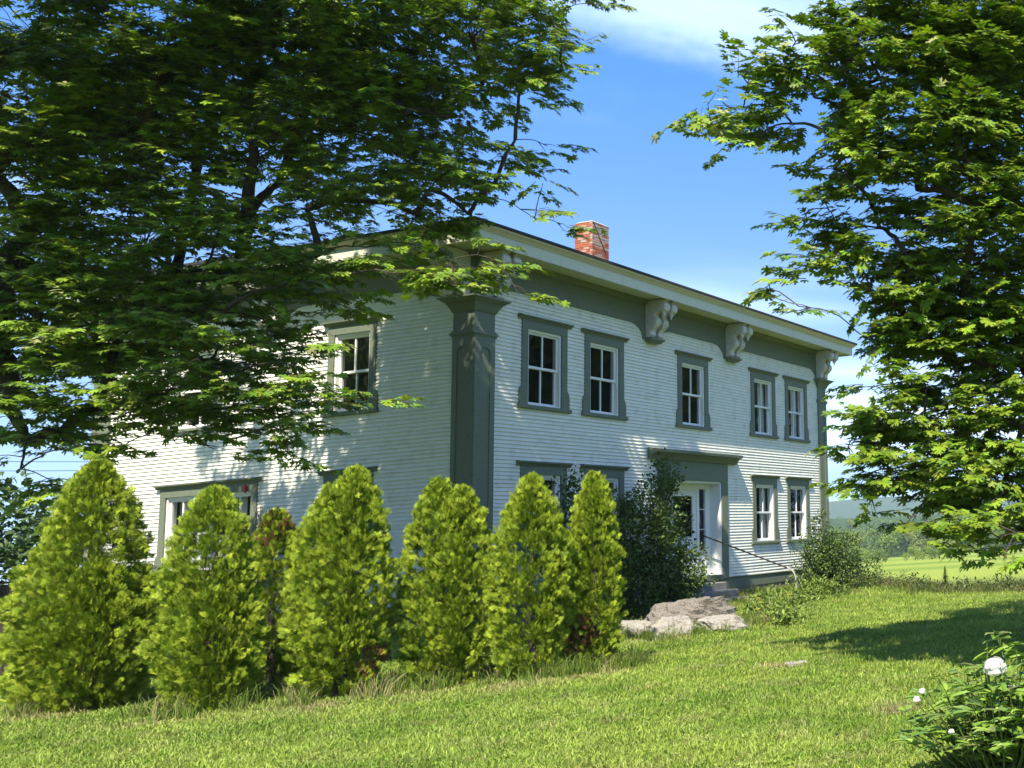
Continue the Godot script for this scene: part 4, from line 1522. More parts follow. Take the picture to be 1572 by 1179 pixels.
func make_peony() -> void:
	var foot := view_point(1520.0, 6.7)
	var t := thing("peony_bush", "leafy peony bush with white blooms at the lawn edge", "bush", foot)
	var leaf := plain_leaf(0.30, 0.10)
	var where := []
	var tints := PackedColorArray()
	var right := EYE_RIGHT
	var heads := []
	for k in 150:
		var a := rng.randf() * TAU
		var spread := rng.randf_range(0.10, 0.72)
		var high := rng.randf_range(0.35, 0.80) * (1.15 - spread * 0.55)
		var base := Vector3(cos(a), 0, sin(a)) * spread * 0.35
		var tip := Vector3(cos(a) * spread, high, sin(a) * spread)
		var path := bend(base + Vector3(0, -0.05, 0), tip, 0.04, 5)
		var s := Shape.new()
		s.tube(path, [0.007, 0.007, 0.006, 0.005, 0.004, 0.003], 5)
		put(s, "stem", mats["grass_stalk"], t)
		heads.append(tip)
		var shade := rng.randf_range(0.8, 1.2)
		for q in 5:
			var f := 0.35 + 0.65 * q / 4.0
			var p: Vector3 = path[mini(int(f * 5.0), 5)]
			var b := q * 2.4 + a
			var d := Vector3(cos(b), rng.randf_range(0.0, 0.5), sin(b)).normalized()
			for w in 3:
				var tipd := (d + Vector3(-d.z, 0, d.x) * (w - 1) * 0.75 + in_ball() * 0.25).normalized()
				var m := frame(tipd, Vector3.UP + in_ball() * 0.5, rng.randf_range(0.085, 0.15))
				m.origin = p + d * 0.05
				where.append(m)
				var c: Color = [Color(0.14, 0.24, 0.03), Color(0.18, 0.28, 0.035), Color(0.10, 0.19, 0.03)][rng.randi() % 3]
				tints.append(Color(c.r * shade, c.g * shade, c.b * shade))
	crown_parts(t, foot, where, tints, leaf, mats.bush_leaf, 290)
	for q in [[Vector3(-0.36, 0.725, 0.08), 0.066], [Vector3(-0.39, 0.60, -0.39), 0.02], [Vector3(-0.39, 0.55, -0.43), 0.022], [Vector3(-0.02, 0.55, 0.06), 0.03], [Vector3(-0.60, 0.40, -0.12), 0.018]]:
		var s := Shape.new()
		var c: Vector3 = q[0]
		var r: float = q[1]
		s.tube(bend(Vector3(c.x * 0.4, 0.05, c.z * 0.4), c - Vector3(0, r * 0.8, 0), 0.05, 4), [0.006, 0.006, 0.005, 0.005, 0.005], 5)
		var b := put(s, "flower_stem", mats["grass_stalk"], t)
		s = Shape.new()
		for k in 46:
			var d := in_ball().normalized()
			if d.y < -0.5:
				d.y = -d.y
			var x := d.cross(Vector3(0.3, 0.2, 0.9)).normalized()
			var up := (Vector3.UP - d * d.y)
			up = up.normalized() if up.length() > 0.05 else x
			var w := up.cross(d).normalized() * r * 0.42
			var p := c + d * r * rng.randf_range(0.62, 0.8) - up * r * 0.3
			var o := d * r * 0.28
			s.quad(p - w * 0.4, p + w * 0.4, p + up * r * 0.42 + w + o, p + up * r * 0.42 - w + o)
			s.quad(p + up * r * 0.42 - w + o, p + up * r * 0.42 + w + o, p + up * r * 0.75 + w * 0.6 + o * 0.8, p + up * r * 0.75 - w * 0.6 + o * 0.8)
		put(s, "bloom" if r > 0.05 else "bud", mats.white_petal, b)


# ------------------------------------------------------------------ trees
func make_maples() -> void:
	var big := maple_leaf(1.0)
	var cut := maple_leaf(0.86)
	# the near maple whose boughs hang before the side wall: [x, y, z, radius, leaves per cubic metre, droop]
	var left := []
	for q in LEFT_MASSES:
		left.append([Vector3(q[0], q[1], q[2]), q[3], q[4], q[5]])
	maple("maple_tree", "dark spreading maple hanging its boughs before the side wall of the house", Vector3(-7.4, -0.3, -3.6), 0.42, 3.6, left, cut, 0.155,
		MAPLE_GREENS, 300)
	var right := []
	for q in RIGHT_MASSES:
		right.append([Vector3(q[0], q[1], q[2]), q[3], q[4], q[5]])
	maple("maple_tree", "sunlit maple shading the lawn beyond the end of the house", Vector3(-3.75, -0.3, 13.4), 0.30, 2.6, right, big, 0.155,
		MAPLE_GREENS, 300)


func far_tree(sd: int, leaves: int, leaf: float) -> ArrayMesh:   # a crown one unit high and about as wide, foot at the origin
	var g := RandomNumberGenerator.new()
	g.seed = sd
	var s := Shape.new()
	var balls := []
	for k in 9:
		balls.append([Vector3(g.randf_range(-0.28, 0.28), g.randf_range(0.2, 0.78), g.randf_range(-0.28, 0.28)), g.randf_range(0.13, 0.26)])
	for k in leaves:
		var b: Array = balls[g.randi() % balls.size()]
		var d := Vector3(g.randfn(), g.randfn(), g.randfn()).normalized()
		var p: Vector3 = b[0] + d * b[1] * pow(g.randf(), 0.3)
		if p.y < 0.01:
			p.y = g.randf() * 0.2
		var w := (d + Vector3(g.randfn(), g.randfn(), g.randfn()) * 0.6).normalized()
		var x := w.cross(Vector3(0.2, 1, 0.1)).normalized() * leaf
		var y := w.cross(x).normalized() * leaf
		s.quad(p - x, p - y, p + x, p + y)
	s.tube([Vector3.ZERO, Vector3(0, 0.4, 0)], [0.03, 0.02], 5)
	return s.done()


func make_far() -> void:
	var kinds := [far_tree(1, 700, 0.028), far_tree(2, 700, 0.028), far_tree(3, 700, 0.03)]
	var greens := [Color(0.13, 0.20, 0.03), Color(0.16, 0.225, 0.035), Color(0.10, 0.155, 0.028), Color(0.065, 0.11, 0.025), Color(0.18, 0.235, 0.045)]
	var bins := [[], [], []]
	var cols := [PackedColorArray(), PackedColorArray(), PackedColorArray()]
	for i in 700:
		var depth := 415.0 + 480.0 * pow(rng.randf(), 1.3)
		var p := view_point(rng.randf_range(500.0, 2100.0), depth)
		if depth > 560.0:
			p.y += (depth - 560.0) * 0.055
		var h := rng.randf_range(9.0, 16.0)
		var b := rng.randi() % 3
		bins[b].append(Transform3D(Basis(Vector3.UP, rng.randf() * TAU).scaled(Vector3(h * rng.randf_range(0.7, 1.0), h, h * rng.randf_range(0.7, 1.0))), p - Vector3(0, 0.4, 0)))
		var c: Color = greens[rng.randi() % 5]
		cols[b].append(c)
	for b in 3:
		tag(scatter("treeline", kinds[b], mats.far_leaf, bins[b], cols[b]), ["distant mixed wood along the far edge of the hay field", "far leafy wood rising behind the hay field", "pale far trees of the wood beyond the hay field"][b], "wood")
	# rising wooded ground behind the first trees
	ridge("wooded_rise", "structure", 300.0, 2300.0, 950.0, [14.0, 18.0, 20.0, 16.0, 22.0, 24.0], 10.0)
	ridge("hills", "structure", 200.0, 2400.0, 3300.0, [95.0, 110.0, 118.0, 116.0, 108.0, 112.0, 84.0, 118.0, 140.0, 130.0], 26.0)
	# scattered shrubs in the hay field
	var n := 0
	for q in [[1306.0, 170.0, 3.6], [1322.0, 175.0, 3.0], [1338.0, 172.0, 2.6], [1351.0, 180.0, 2.0], [1383.0, 185.0, 1.8], [1396.0, 182.0, 2.7], [1408.0, 186.0, 3.2], [1421.0, 183.0, 2.6], [1432.0, 188.0, 3.0], [1446.0, 178.0, 4.2], [1466.0, 182.0, 2.6], [1492.0, 186.0, 2.4]]:
		var p := view_point(q[0], q[1])
		var o := thing("field_shrub", "low rounded green shrub standing alone in the hay field", "shrub", p, "shrubs in the hay field")
		var m := far_shade(greens[n % 5])
		var f := put_mesh(kinds[n % 3], "foliage", m, o)
		f.transform = Transform3D(Basis(Vector3.UP, n * 1.3).scaled(Vector3(q[2] * 1.25, q[2], q[2] * 1.25)), Vector3(0, -0.1, 0))
		n += 1
	# brush along the far edge of the lawn
	var stems := [blade_clump(30, 0.35, 0.2, 0.5, 0.014, 21), blade_clump(26, 0.32, 0.2, 0.62, 0.016, 22)]
	var wb := [[], []]
	var wc := [PackedColorArray(), PackedColorArray()]
	for i in 900:
		var t := rng.randf()
		var p := view_point(lerpf(1180.0, 1900.0, t), lerpf(37.5, 24.5, t) + rng.randfn() * 0.8)
		var k := rng.randi() % 2
		wb[k].append(Transform3D(Basis(Vector3.UP, rng.randf() * TAU).scaled(Vector3.ONE * rng.randf_range(0.45, 0.95)), p))
		var c := Color(0.10, 0.135, 0.035) if rng.randf() < 0.6 else Color(0.19, 0.18, 0.08)
		wc[k].append(c)
	for k in 2:
		tag(scatter("brush", stems[k], mats.grass_blade, wb[k], wc[k]), "tangled tall weeds along the far edge of the lawn" if k == 0 else "coarse dry weeds between lawn and hay field", "weeds")
	var leaf := plain_leaf(0.6, 0.1)
	for q in [[1325.0, 36.0, 0.75], [1352.0, 35.0, 0.62], [1384.0, 34.2, 0.85], [1411.0, 33.6, 0.6], [1462.0, 32.4, 0.7], [1490.0, 31.6, 0.6], [1521.0, 30.6, 0.75], [1548.0, 30.0, 0.6]]:
		var p := view_point(q[0], q[1])
		var r: float = q[2]
		shrub("brush_shrub", "scrubby shrub in the weedy strip between lawn and hay field", "shrub", p, [[Vector3(0, r * 0.3, 0), Vector3(r * 0.8, r * 0.36, r * 0.8)]], 420, leaf, 0.09, [Color(0.10, 0.14, 0.035), Color(0.13, 0.16, 0.05), Color(0.07, 0.10, 0.03)], "scrubby shrubs at the far edge of the lawn")
	# a little dark spruce in the brush
	var sp := view_point(1440.0, 33.0)
	var o := thing("spruce_sapling", "tiny dark cone-shaped evergreen in the weedy strip beyond the lawn", "tree", sp)
	var s := Shape.new()
	s.tube([Vector3(0, -0.1, 0), Vector3(0, 0.85, 0)], [0.03, 0.006], 6)
	put(s, "trunk", mats.bark, o)
	s = Shape.new()
	for k in 420:
		var f := rng.randf()
		var a := rng.randf() * TAU
		var d := Vector3(cos(a), -0.15, sin(a))
		var r := 0.24 * (1.0 - f) + 0.02
		var c := Vector3(0, 0.1 + f * 0.78, 0)
		var w := Vector3(-sin(a), 0, cos(a)) * 0.018
		s.quad(c - w, c + w, c + d * r + w, c + d * r - w)
	put(s, "crown", far_shade(Color(0.018, 0.032, 0.014)), o)
	# trees behind the board fence
	shrub("garden_tree", "dense dark green tree behind the board fence", "tree", Vector3(3.4, -0.3, -22.5), [[Vector3(0, 2.2, 0), Vector3(2.4, 2.2, 2.4)], [Vector3(0.4, 3.6, 0.6), Vector3(1.5, 1.4, 1.5)], [Vector3(-1.8, 2.6, -1.5), Vector3(1.8, 1.8, 1.8)]], 5200, leaf, 0.26, [Color(0.05, 0.095, 0.02), Color(0.07, 0.125, 0.026)], "trees behind the board fence")
	shrub("garden_tree", "paler feathery tree between the board fence and the house corner", "tree", Vector3(8.6, -0.3, -26.0), [[Vector3(0, 2.4, 0), Vector3(1.6, 2.2, 1.6)], [Vector3(-0.2, 4.1, 0.2), Vector3(1.1, 1.1, 1.1)]], 2600, leaf, 0.26, [Color(0.10, 0.155, 0.05), Color(0.12, 0.175, 0.06)], "trees behind the board fence")


	# tall trees across the lawn: the panes of the entrance wall mirror them
	n = 0
	var tall_kinds := [far_tree(8, 1500, 0.026), far_tree(9, 1500, 0.026)]
	for q in [[-11.0, -19.0, 15.0], [-17.0, -27.0, 16.0], [-8.0, -27.0, 16.0], [-24.0, -36.0, 17.0]]:
		var p3 := Vector3(q[0], ground_y(q[0], q[1]), q[1])
		var yt := thing("yard_tree", "tall leafy tree beyond the board fence, facing the side wall", "tree", p3, "trees facing the side wall")
		put_mesh(tall_kinds[n % 2], "crown", far_shade(greens[2]), yt).transform = Transform3D(Basis(Vector3.UP, n * 1.9).scaled(Vector3(q[2] * 0.9, q[2], q[2] * 0.9)), Vector3(0, -0.2, 0))
		n += 1
	for q in [[12.0, 29.0, 17.0], [19.0, 26.0, 19.0], [26.0, 25.0, 20.0], [33.0, 28.0, 19.0], [40.0, 26.0, 21.0], [49.0, 30.0, 20.0], [58.0, 34.0, 20.0]]:
		var p2 := Vector3(q[0], ground_y(q[0], q[1]), q[1])
		var tr := thing("lawn_tree", "tall leafy tree across the lawn, facing the entrance wall", "tree", p2, "trees across the lawn")
		var crown := put_mesh(tall_kinds[n % 2], "crown", far_shade(greens[(n + 2) % 4]), tr)
		crown.transform = Transform3D(Basis(Vector3.UP, n * 0.9).scaled(Vector3(q[2] * 0.95, q[2], q[2] * 0.95)), Vector3(0, -0.2, 0))
		n += 1


func far_shade(c: Color) -> StandardMaterial3D:
	var key := "far_%d" % int(c.g * 1000.0)
	if not mats.has(key):
		var m: StandardMaterial3D = mats.far_leaf.duplicate()
		m.vertex_color_use_as_albedo = false
		m.albedo_color = c.linear_to_srgb()
		mats[key] = m
	return mats[key]


# ------------------------------------------------------------------ small things round the house
func make_details() -> void:
	# dark board fence running back from the house side
	var a := Vector3(-3.3, -0.35, -1.9)
	var b := Vector3(-6.2, -0.35, -13.0)
	var f := thing("board_fence", "dark weathered board fence beside the largest arborvitae", "fence", a)
	var d := (b - a)
	var len_ := d.length()
	var along := d / len_
	var t := Transform3D(Basis(along, Vector3.UP, along.cross(Vector3.UP)), Vector3.ZERO)
	var u := 0.0
	while u < len_:
		var s := Shape.new()
		var low := 0.08 + rng.randf() * 0.03
		s.slab(t, Vector3(u, low, -0.012), Vector3(u + 0.14, 1.66 + rng.randf_range(-0.015, 0.015), 0.012))
		put(s, "plank", mats.old_wood, f)
		u += 0.152
	for y in [0.35, 1.42]:
		var s := Shape.new()
		s.slab(t, Vector3(0, y, 0.013), Vector3(len_, y + 0.09, 0.055))
		put(s, "rail", mats.old_wood, f)
	var s := Shape.new()
	s.slab(t, Vector3(0, 1.68, -0.05), Vector3(len_, 1.72, 0.075))
	put(s, "cap_rail", mats.old_wood, f)
	u = 0.55
	while u < len_:
		s = Shape.new()
		s.slab(t, Vector3(u - 0.07, -0.3, -0.16), Vector3(u + 0.07, 1.80, -0.014))
		put(s, "post", mats.old_wood, f)
		u += 2.4
	# two wires far behind the house
	for k in 2:
		s = Shape.new()
		var p := Vector3(-18.0, 9.6 - k * 0.55, -62.0)
		var q := Vector3(44.0, 9.8 - k * 0.55, -58.0)
		var path := []
		var rad := []
		for i in 25:
			var g := i / 24.0
			path.append(p.lerp(q, g) - Vector3(0, 1.3 * 4.0 * g * (1.0 - g), 0))
			rad.append(0.018)
		s.tube(path, rad, 5)
		tag(put(s, "utility_wire", mats.pipe_black), "upper thin dark wire hanging across the sky past the house" if k == 0 else "lower thin dark wire hanging across the sky past the house", "wire", "wires behind the house")
	# a red ornament under the head of the wide side window, and dry vine stems beside it
	s = Shape.new()
	s.tube([Vector3(0, 0.09, 0), Vector3(0, 0.07, 0), Vector3(0, 0.03, 0), Vector3(0, -0.04, 0), Vector3(0, -0.08, 0), Vector3(0, -0.10, 0)], [0.005, 0.02, 0.034, 0.036, 0.02, 0.005], 12)
	var r := put(s, "hanging_ornament", mats.red_glaze)
	r.position = Vector3(-0.10, 3.08, -5.92)
	tag(r, "small round red ornament under the head of the wide side window", "ornament")
	var v := thing("dry_vine", "dry brown vine stems climbing the wall beside the wide side window", "vine", Vector3(-0.06, -0.2, -5.50))
	for k in 9:
		s = Shape.new()
		var path := [Vector3(-0.02, -0.1, rng.randf_range(-0.2, 0.2))]
		var rad := [0.014]
		for i in range(1, 9):
			path.append(Vector3(-0.02 - rng.randf() * 0.06, i * 0.36 + rng.randf_range(-0.08, 0.05), path[i - 1].z * 0.8 + rng.randf_range(-0.16, 0.16)))
			rad.append(0.014 - i * 0.0012)
		s.tube(path, rad, 5)
		put(s, "stem", mats.dry_stem, v)


const MAPLE_GREENS := [Color(0.125, 0.215, 0.018), Color(0.165, 0.265, 0.021), Color(0.210, 0.310, 0.023), Color(0.105, 0.182, 0.018)]
const LEFT_MASSES := [
	[-6.52, 9.34, -1.09, 1.5, 185, 0],
	[-5.88, 9.19, 0.19, 1.59, 185, 0],
	[-5.05, 9.48, 1.27, 1.53, 185, 0],
	[-4.26, 9.78, 2.26, 1.47, 185, 0],
	[-3.64, 9.94, 3.58, 1.33, 185, 0],
	[-3.11, 10.22, 4.65, 0.82, 185, 0],
	[-2.96, 10.46, 5.31, 0.38, 290, 0.12],
	[-6.42, 7.9, -1.4, 1.5, 185, 0],
	[-5.8, 7.74, -0.23, 1.47, 185, 0],
	[-5.17, 7.86, 1.12, 1.32, 185, 0],
	[-4.39, 8.21, 2.08, 1.27, 185, 0],
	[-3.61, 8.57, 3.05, 1.11, 185, 0],
	[-3.11, 9.16, 4.13, 0.77, 290, 0],
	[-2.96, 9.34, 4.79, 0.38, 290, 0.12],
	[-3.04, 8.25, 3.95, 0.55, 290, 0],
	[-2.89, 8.11, 4.46, 0.27, 290, 0.12],
	[-3.06, 7.56, 3.57, 0.55, 290, 0],
	[-2.84, 7.41, 4.3, 0.31, 290, 0.12],
	[-2.82, 6.92, 4.15, 0.35, 290, 0.12],
	[-2.69, 6.79, 4.56, 0.2, 290, 0.12],
	[-3.75, 7.31, 2.97, 0.9, 185, 0],
	[-4.42, 6.96, 2.44, 0.82, 185, 0],
	[-4.86, 6.81, 1.81, 0.84, 185, 0],
	[-3.33, 6.95, 3.32, 0.44, 290, 0.12],
	[-6.29, 6.47, -1.62, 1.38, 185, 0],
	[-5.9, 6.29, -0.22, 1.25, 185, 0],
	[-5.57, 6.21, 0.99, 1, 185, 0],
	[-6.32, 5.14, -1.29, 1.22, 185, 0],
	[-5.95, 5.05, 0.08, 1.22, 185, 0],
	[-5.63, 5.08, 1.29, 1.03, 185, 0],
	[-5.45, 5.41, 2.15, 0.77, 290, 0],
	[-5.36, 5.41, 3.14, 0.65, 290, 0],
	[-5.26, 5.43, 3.98, 0.55, 290, 0],
	[-5.05, 5.56, 4.8, 0.55, 290, 0],
	[-4.91, 5.58, 5.35, 0.39, 290, 0.12],
	[-4.75, 5.04, 5.71, 0.21, 290, 0.12],
	[-4.99, 5.19, 4.86, 0.26, 290, 0.12],
	[-6.43, 3.87, -1.24, 0.92, 185, 0],
	[-6.16, 3.99, -0.14, 0.79, 290, 0],
	[-5.89, 3.93, 0.85, 0.86, 185, 0],
	[-5.67, 4.16, 1.78, 0.79, 290, 0],
	[-5.57, 4.18, 2.62, 0.53, 290, 0],
	[-5.44, 3.62, 2.84, 0.4, 290, 0.12],
	[-5.98, 3.33, 0.65, 0.37, 290, 0.12],
	[-5.62, 3.25, 2, 0.51, 290, 0],
	[-5.45, 2.99, 2.51, 0.29, 290, 0.12],
	[-6.07, 4.35, 3.39, 0.31, 290, 0.12],
	[-5.36, 3.63, 3.81, 0.22, 290, 0.12],
	[-6.55, 2.91, -1.06, 0.54, 290, 0],
	[-6.38, 2.61, -0.55, 0.34, 290, 0.12],
	[-6.41, 3.15, -0.42, 0.41, 290, 0.12],
	[-6.22, 3.11, 0.29, 0.19, 290, 0.12],
	[-7.07, 8.74, -1.39, 1, 150, 0.05],
	[-6.91, 7.25, -1.52, 1, 150, 0.05],
	[-6.53, 6.04, -1.84, 0.8, 150, 0.05],
	[-6.57, 4.85, -1.77, 0.7, 250, 0.05],
	[-6.29, 3.94, -1.93, 0.5, 250, 0.05],
	[-5.91, 8.87, -2.85, 1, 150, 0.05],
	[-5.74, 7.22, -2.99, 0.9, 150, 0.05],
	[-4.3, 8.42, 3.02, 0.8, 150, 0.05],
	[-3.98, 7.45, 3.74, 0.6, 250, 0.05],
	[-3.37, 9.66, 5.16, 0.5, 250, 0.05],
	[-4.5, 8.86, 2.46, 0.9, 150, 0.05],
	[-4.07, 6.76, 3.08, 0.6, 250, 0.05],
	[-3.44, 7.19, 3.7, 0.45, 250, 0.05],
	[-6.08, 4.53, -1.66, 0.8, 150, 0.05],
	[-4.99, 4.73, -2.15, 0.8, 150, 0.05],
	[-4.65, 5.7, -1.6, 0.8, 150, 0.05],
	[-4.84, 4.55, -0.1, 0.6, 250, 0.05],
	[-5.96, 4.8, -0.27, 0.7, 250, 0.05],
	[-5.55, 5.16, 0.65, 0.7, 250, 0.05],
	[-4.75, 4.26, 0.88, 0.5, 250, 0.05],
	[-5.7, 3.91, 0.3, 0.55, 250, 0.05],
	[-5.28, 3.69, 0.99, 0.5, 250, 0.05],
	[-5.89, 6.03, -2.17, 0.9, 150, 0.05],
	[-5.04, 3.36, 1.71, 0.4, 250, 0.05],
	[-5.27, 3.13, 0.75, 0.3, 250, 0.05],
	[-5.72, 3.2, 0.65, 0.3, 250, 0.05],
	[-5.81, 3.81, -0.98, 0.5, 250, 0.05],
	[-6.15, 3.36, -1.7, 0.5, 250, 0.05],
	[-4.74, 5.16, 2.13, 0.4, 250, 0.05],
	[-4.46, 5.95, 1.2, 0.6, 250, 0.05],
	[-4.55, 5.95, 0.09, 0.7, 250, 0.05],
	[-5.62, 4.9, -1.68, 0.8, 150, 0.05],
	[-5.25, 4.82, -0.33, 0.7, 250, 0.05],
	[-5.25, 3.66, 0.29, 0.6, 250, 0.05],
	[-5.51, 3.71, -0.66, 0.6, 250, 0.05],
	[-5.74, 3.57, -1.62, 0.5, 250, 0.05],
	[-4.96, 3.79, 1.45, 0.5, 250, 0.05],
	[-4.95, 4.89, 0.44, 0.7, 250, 0.05],
	[-4.93, 5, 1.34, 0.55, 250, 0.05],
	[-5.36, 6.14, -2.09, 0.9, 150, 0.05],
	[-4.97, 5.95, -0.7, 0.9, 150, 0.05],
	[-4.78, 6.92, 0.49, 0.8, 150, 0.05],
	[-5.36, 9.37, -2.52, 1.2, 150, 0.05],
	[-4.39, 9.15, -0.92, 1.2, 150, 0.05],
	[-3.97, 9.17, 0.68, 1.1, 150, 0.05],
	[-3.23, 9.65, 1.76, 1, 150, 0.05],
	[-2.86, 9.46, 3.06, 0.8, 150, 0.05],
	[-3.49, 8.11, 1.98, 0.7, 250, 0.05],
	[-4.33, 7.59, 0.53, 0.9, 150, 0.05],
	[-5.12, 7.56, -2.47, 1, 150, 0.05],
	[-4.69, 7.36, -0.94, 1, 150, 0.05],
	[-4.3, 6.12, 3.48, 0.5, 250, 0.05],
	[-4.62, 6.14, 2.7, 0.5, 250, 0.05],
	[-4.79, 6.08, 2.01, 0.5, 250, 0.05],
	[-8.6, 9.4, 2.6, 1.7, 90, 0],
	[-9.6, 11.2, 2.8, 1.9, 80, 0],
	[-7.3, 11, 3.8, 1.7, 90, 0],
	[-10, 9.8, 0, 1.9, 70, 0],
	[-8.3, 12.6, 1, 2, 70, 0],
	[-5.5, 10.6, 2, 2.4, 70, 0],
	[-2.6, 11.6, 2.2, 2.2, 70, 0],
	[-1.2, 13.2, 2.5, 2, 70, 0],
	[-5, 13.8, 1.5, 2.6, 55, 0],
	[-8, 11.5, -1.5, 2.2, 50, 0],
	[-4.4, 10, -0.6, 2.2, 95, 0],
	[-2.4, 8.6, -0.8, 1.3, 100, 0],
	[-4.5, 9.3, -3.2, 1.5, 60, 0],
	[-5.5, 11.5, -4.5, 1.6, 50, 0],
	[-7.5, 14.5, 0, 2.4, 45, 0],
	[-10, 9.5, -5, 2.3, 45, 0],
	[-9.5, 7, -6, 2, 45, 0],
]
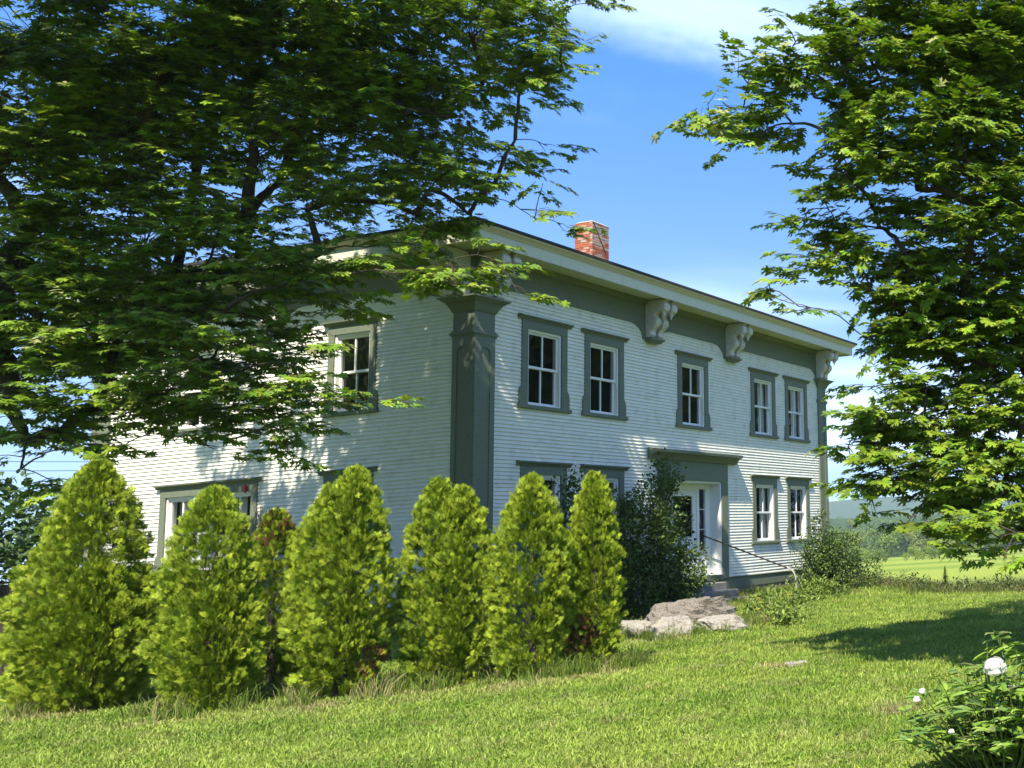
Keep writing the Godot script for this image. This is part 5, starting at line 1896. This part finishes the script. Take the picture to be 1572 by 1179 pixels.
const RIGHT_MASSES := [
	[-5.16, 3.07, 11.37, 0.3, 640, -0.06],
	[-5.51, 2.33, 11.26, 0.25, 640, -0.06],
	[-5.44, 2.06, 11.81, 0.4, 640, -0.06],
	[-4.98, 2.53, 12.21, 0.5, 520, -0.06],
	[-4.6, 2.17, 13.07, 0.6, 520, -0.06],
	[-4.88, 2.02, 12.74, 0.55, 520, -0.06],
	[-5.46, 1.26, 12.53, 0.3, 640, -0.06],
	[-5.51, 1.16, 13.1, 0.35, 640, -0.06],
	[-5.59, 1.43, 12.11, 0.2, 640, -0.06],
	[-5.53, 6.77, 10.96, 0.4, 640, -0.06],
	[-5.22, 7.61, 11.37, 0.45, 520, -0.06],
	[-5.46, 5.83, 11.17, 0.3, 640, -0.06],
	[-5.77, 5.19, 10.88, 0.2, 640, -0.06],
	[-4.89, 4.46, 11.9, 0.5, 520, -0.06],
	[-5.17, 4.2, 11.5, 0.35, 640, -0.06],
	[-5.14, 3.72, 11.38, 0.25, 640, -0.06],
	[-4.8, 3.13, 11.99, 0.45, 520, -0.06],
	[-4.2, 3.88, 13.03, 0.6, 520, -0.06],
	[-4.38, 3.91, 12.38, 0.6, 520, -0.06],
	[-5.08, 6.76, 11.08, 0.5, 520, -0.06],
	[-4.82, 7.23, 11.52, 0.6, 520, -0.06],
	[-4.39, 7.67, 12.18, 0.8, 520, -0.06],
	[-4.09, 7.84, 13.01, 0.8, 520, -0.06],
	[-4.23, 6.56, 12.63, 0.8, 520, -0.06],
	[-4.61, 6.28, 11.85, 0.6, 520, -0.06],
	[-4.9, 6.06, 11.43, 0.5, 520, -0.06],
	[-4.06, 6.19, 13.1, 0.7, 520, -0.06],
	[-4.26, 5.09, 12.2, 0.7, 520, -0.06],
	[-3.98, 5, 12.83, 0.7, 520, -0.06],
	[-4.8, 5.23, 11.43, 0.5, 520, -0.06],
	[-5.1, 5.11, 11.04, 0.35, 640, -0.06],
	[-4.36, 4.32, 11.84, 0.6, 520, -0.06],
	[-3.9, 3.97, 12.65, 0.7, 520, -0.06],
	[-4.19, 3.46, 12.1, 0.6, 520, -0.06],
	[-4.56, 3.95, 11.73, 0.45, 520, -0.06],
	[-3.85, 3.42, 12.97, 0.7, 520, -0.06],
	[-4.47, 2.33, 12.08, 0.55, 520, -0.06],
	[-4.78, 2.34, 11.68, 0.45, 520, -0.06],
	[-4.69, 1.54, 12.82, 0.5, 520, -0.06],
	[-5.13, 1.49, 12.32, 0.35, 640, -0.06],
	[-5.76, 7.07, 10.65, 0.35, 640, -0.06],
	[-6.09, 6.52, 10.31, 0.3, 640, -0.06],
	[-5.83, 6.34, 10.81, 0.35, 640, -0.06],
	[-6.36, 6.31, 9.99, 0.34, 640, -0.06],
	[-6.28, 6.07, 10.16, 0.2, 640, -0.06],
	[-6.02, 6.92, 10.36, 0.34, 640, -0.06],
	[-6.18, 6.08, 10.54, 0.32, 640, -0.06],
	[-5.9, 6.54, 10.64, 0.36, 640, -0.06],
	[-5.75, 7.46, 10.88, 0.34, 640, -0.06],
	[-5.66, 6.89, 10.95, 0.45, 520, -0.06],
	[-5.54, 6.94, 11.42, 0.55, 520, -0.06],
	[-5.73, 6.24, 11.15, 0.4, 640, -0.06],
	[-5.1, 7.74, 11.49, 0.6, 520, -0.06],
	[-4.8, 8.06, 12, 0.8, 520, -0.06],
	[-4.54, 7.67, 12.8, 0.9, 520, -0.06],
	[-4.51, 6.79, 13.28, 0.8, 520, -0.06],
	[-5.01, 6.94, 12.24, 0.7, 520, -0.06],
	[-5.35, 6.35, 11.84, 0.55, 520, -0.06],
	[-5.01, 6.18, 12.65, 0.7, 520, -0.06],
	[-5.61, 5.9, 11.43, 0.3, 640, -0.06],
	[-5.61, 5.29, 11.14, 0.3, 640, -0.06],
	[-5.32, 5.48, 11.53, 0.45, 520, -0.06],
	[-5.07, 5.56, 12.12, 0.6, 520, -0.06],
	[-4.86, 5.28, 12.81, 0.7, 520, -0.06],
	[-4.54, 5.47, 13.31, 0.6, 520, -0.06],
	[-5.84, 4.5, 11.08, 0.28, 640, -0.06],
	[-5.47, 4.72, 11.4, 0.42, 520, -0.06],
	[-5.03, 4.76, 11.89, 0.6, 520, -0.06],
	[-4.62, 4.45, 12.5, 0.75, 520, -0.06],
	[-4.26, 4.38, 13.07, 0.7, 520, -0.06],
	[-6.31, 4.19, 10.71, 0.16, 640, -0.06],
	[-6.19, 3.96, 11.06, 0.12, 640, -0.06],
	[-5.01, 4.13, 11.68, 0.42, 520, -0.06],
	[-4.99, 3.65, 11.52, 0.3, 640, -0.06],
	[-4.65, 3.65, 12.03, 0.6, 520, -0.06],
	[-4.43, 3.36, 12.73, 0.7, 520, -0.06],
	[-5, 3.14, 11.64, 0.35, 640, -0.06],
	[-5.51, 2.48, 11.35, 0.3, 640, -0.06],
	[-5.27, 2.71, 11.58, 0.45, 520, -0.06],
	[-5.03, 2.69, 12.07, 0.55, 520, -0.06],
	[-4.66, 2.52, 12.6, 0.65, 520, -0.06],
	[-4.52, 2.57, 13.15, 0.6, 520, -0.06],
	[-5.6, 2, 11.55, 0.34, 640, -0.06],
	[-5.29, 2.05, 11.99, 0.5, 520, -0.06],
	[-5.11, 1.86, 12.58, 0.6, 520, -0.06],
	[-4.96, 1.76, 13.09, 0.6, 520, -0.06],
	[-5.73, 1.64, 11.69, 0.2, 640, -0.06],
	[-5.58, 1.65, 12.27, 0.25, 640, -0.06],
	[-5.48, 1.32, 12.86, 0.42, 520, -0.06],
	[-5.55, 1.22, 13.35, 0.4, 640, -0.06],
	[-5.85, 0.94, 13.28, 0.16, 640, -0.06],
	[-5.77, 1.07, 12.84, 0.18, 640, -0.06],
	[-2.2, 4.5, 14.6, 1.5, 110, 0],
	[-1.2, 6.5, 13.4, 1.6, 90, 0],
	[-2.5, 8.2, 14.4, 1.8, 90, 0],
	[-3.6, 9.8, 12.6, 1.8, 90, 0],
	[-1.6, 9.2, 12.4, 1.6, 80, 0],
	[-4.6, 7.5, 15.2, 1.5, 80, 0],
	[-3.2, 3, 15.2, 1.1, 120, 0],
	[-2, 3.2, 13, 1.1, 130, 0],
]


func _ready() -> void:
	rng.seed = 20240611
	lumps.seed = 5
	lumps.frequency = 0.05
	lumps.fractal_octaves = 3
	make_view()
	make_materials()
	mat("grass_stalk", lin(0.10, 0.15, 0.03), 0.7)
	mat("yellow_petal", lin(0.70, 0.48, 0.03), 0.7)
	mat("white_petal", lin(0.80, 0.78, 0.74), 0.7).backlight_enabled = true
	mats.white_petal.backlight = lin(0.5, 0.5, 0.46)
	mat("red_glaze", lin(0.20, 0.012, 0.02), 0.3)
	mat("dry_stem", lin(0.20, 0.12, 0.07), 0.9)
	make_ground()
	make_house()
	make_far()
	make_maples()
	make_hedge()
	make_shrubs()
	make_stones()
	make_peony()
	make_details()
	make_lawn()
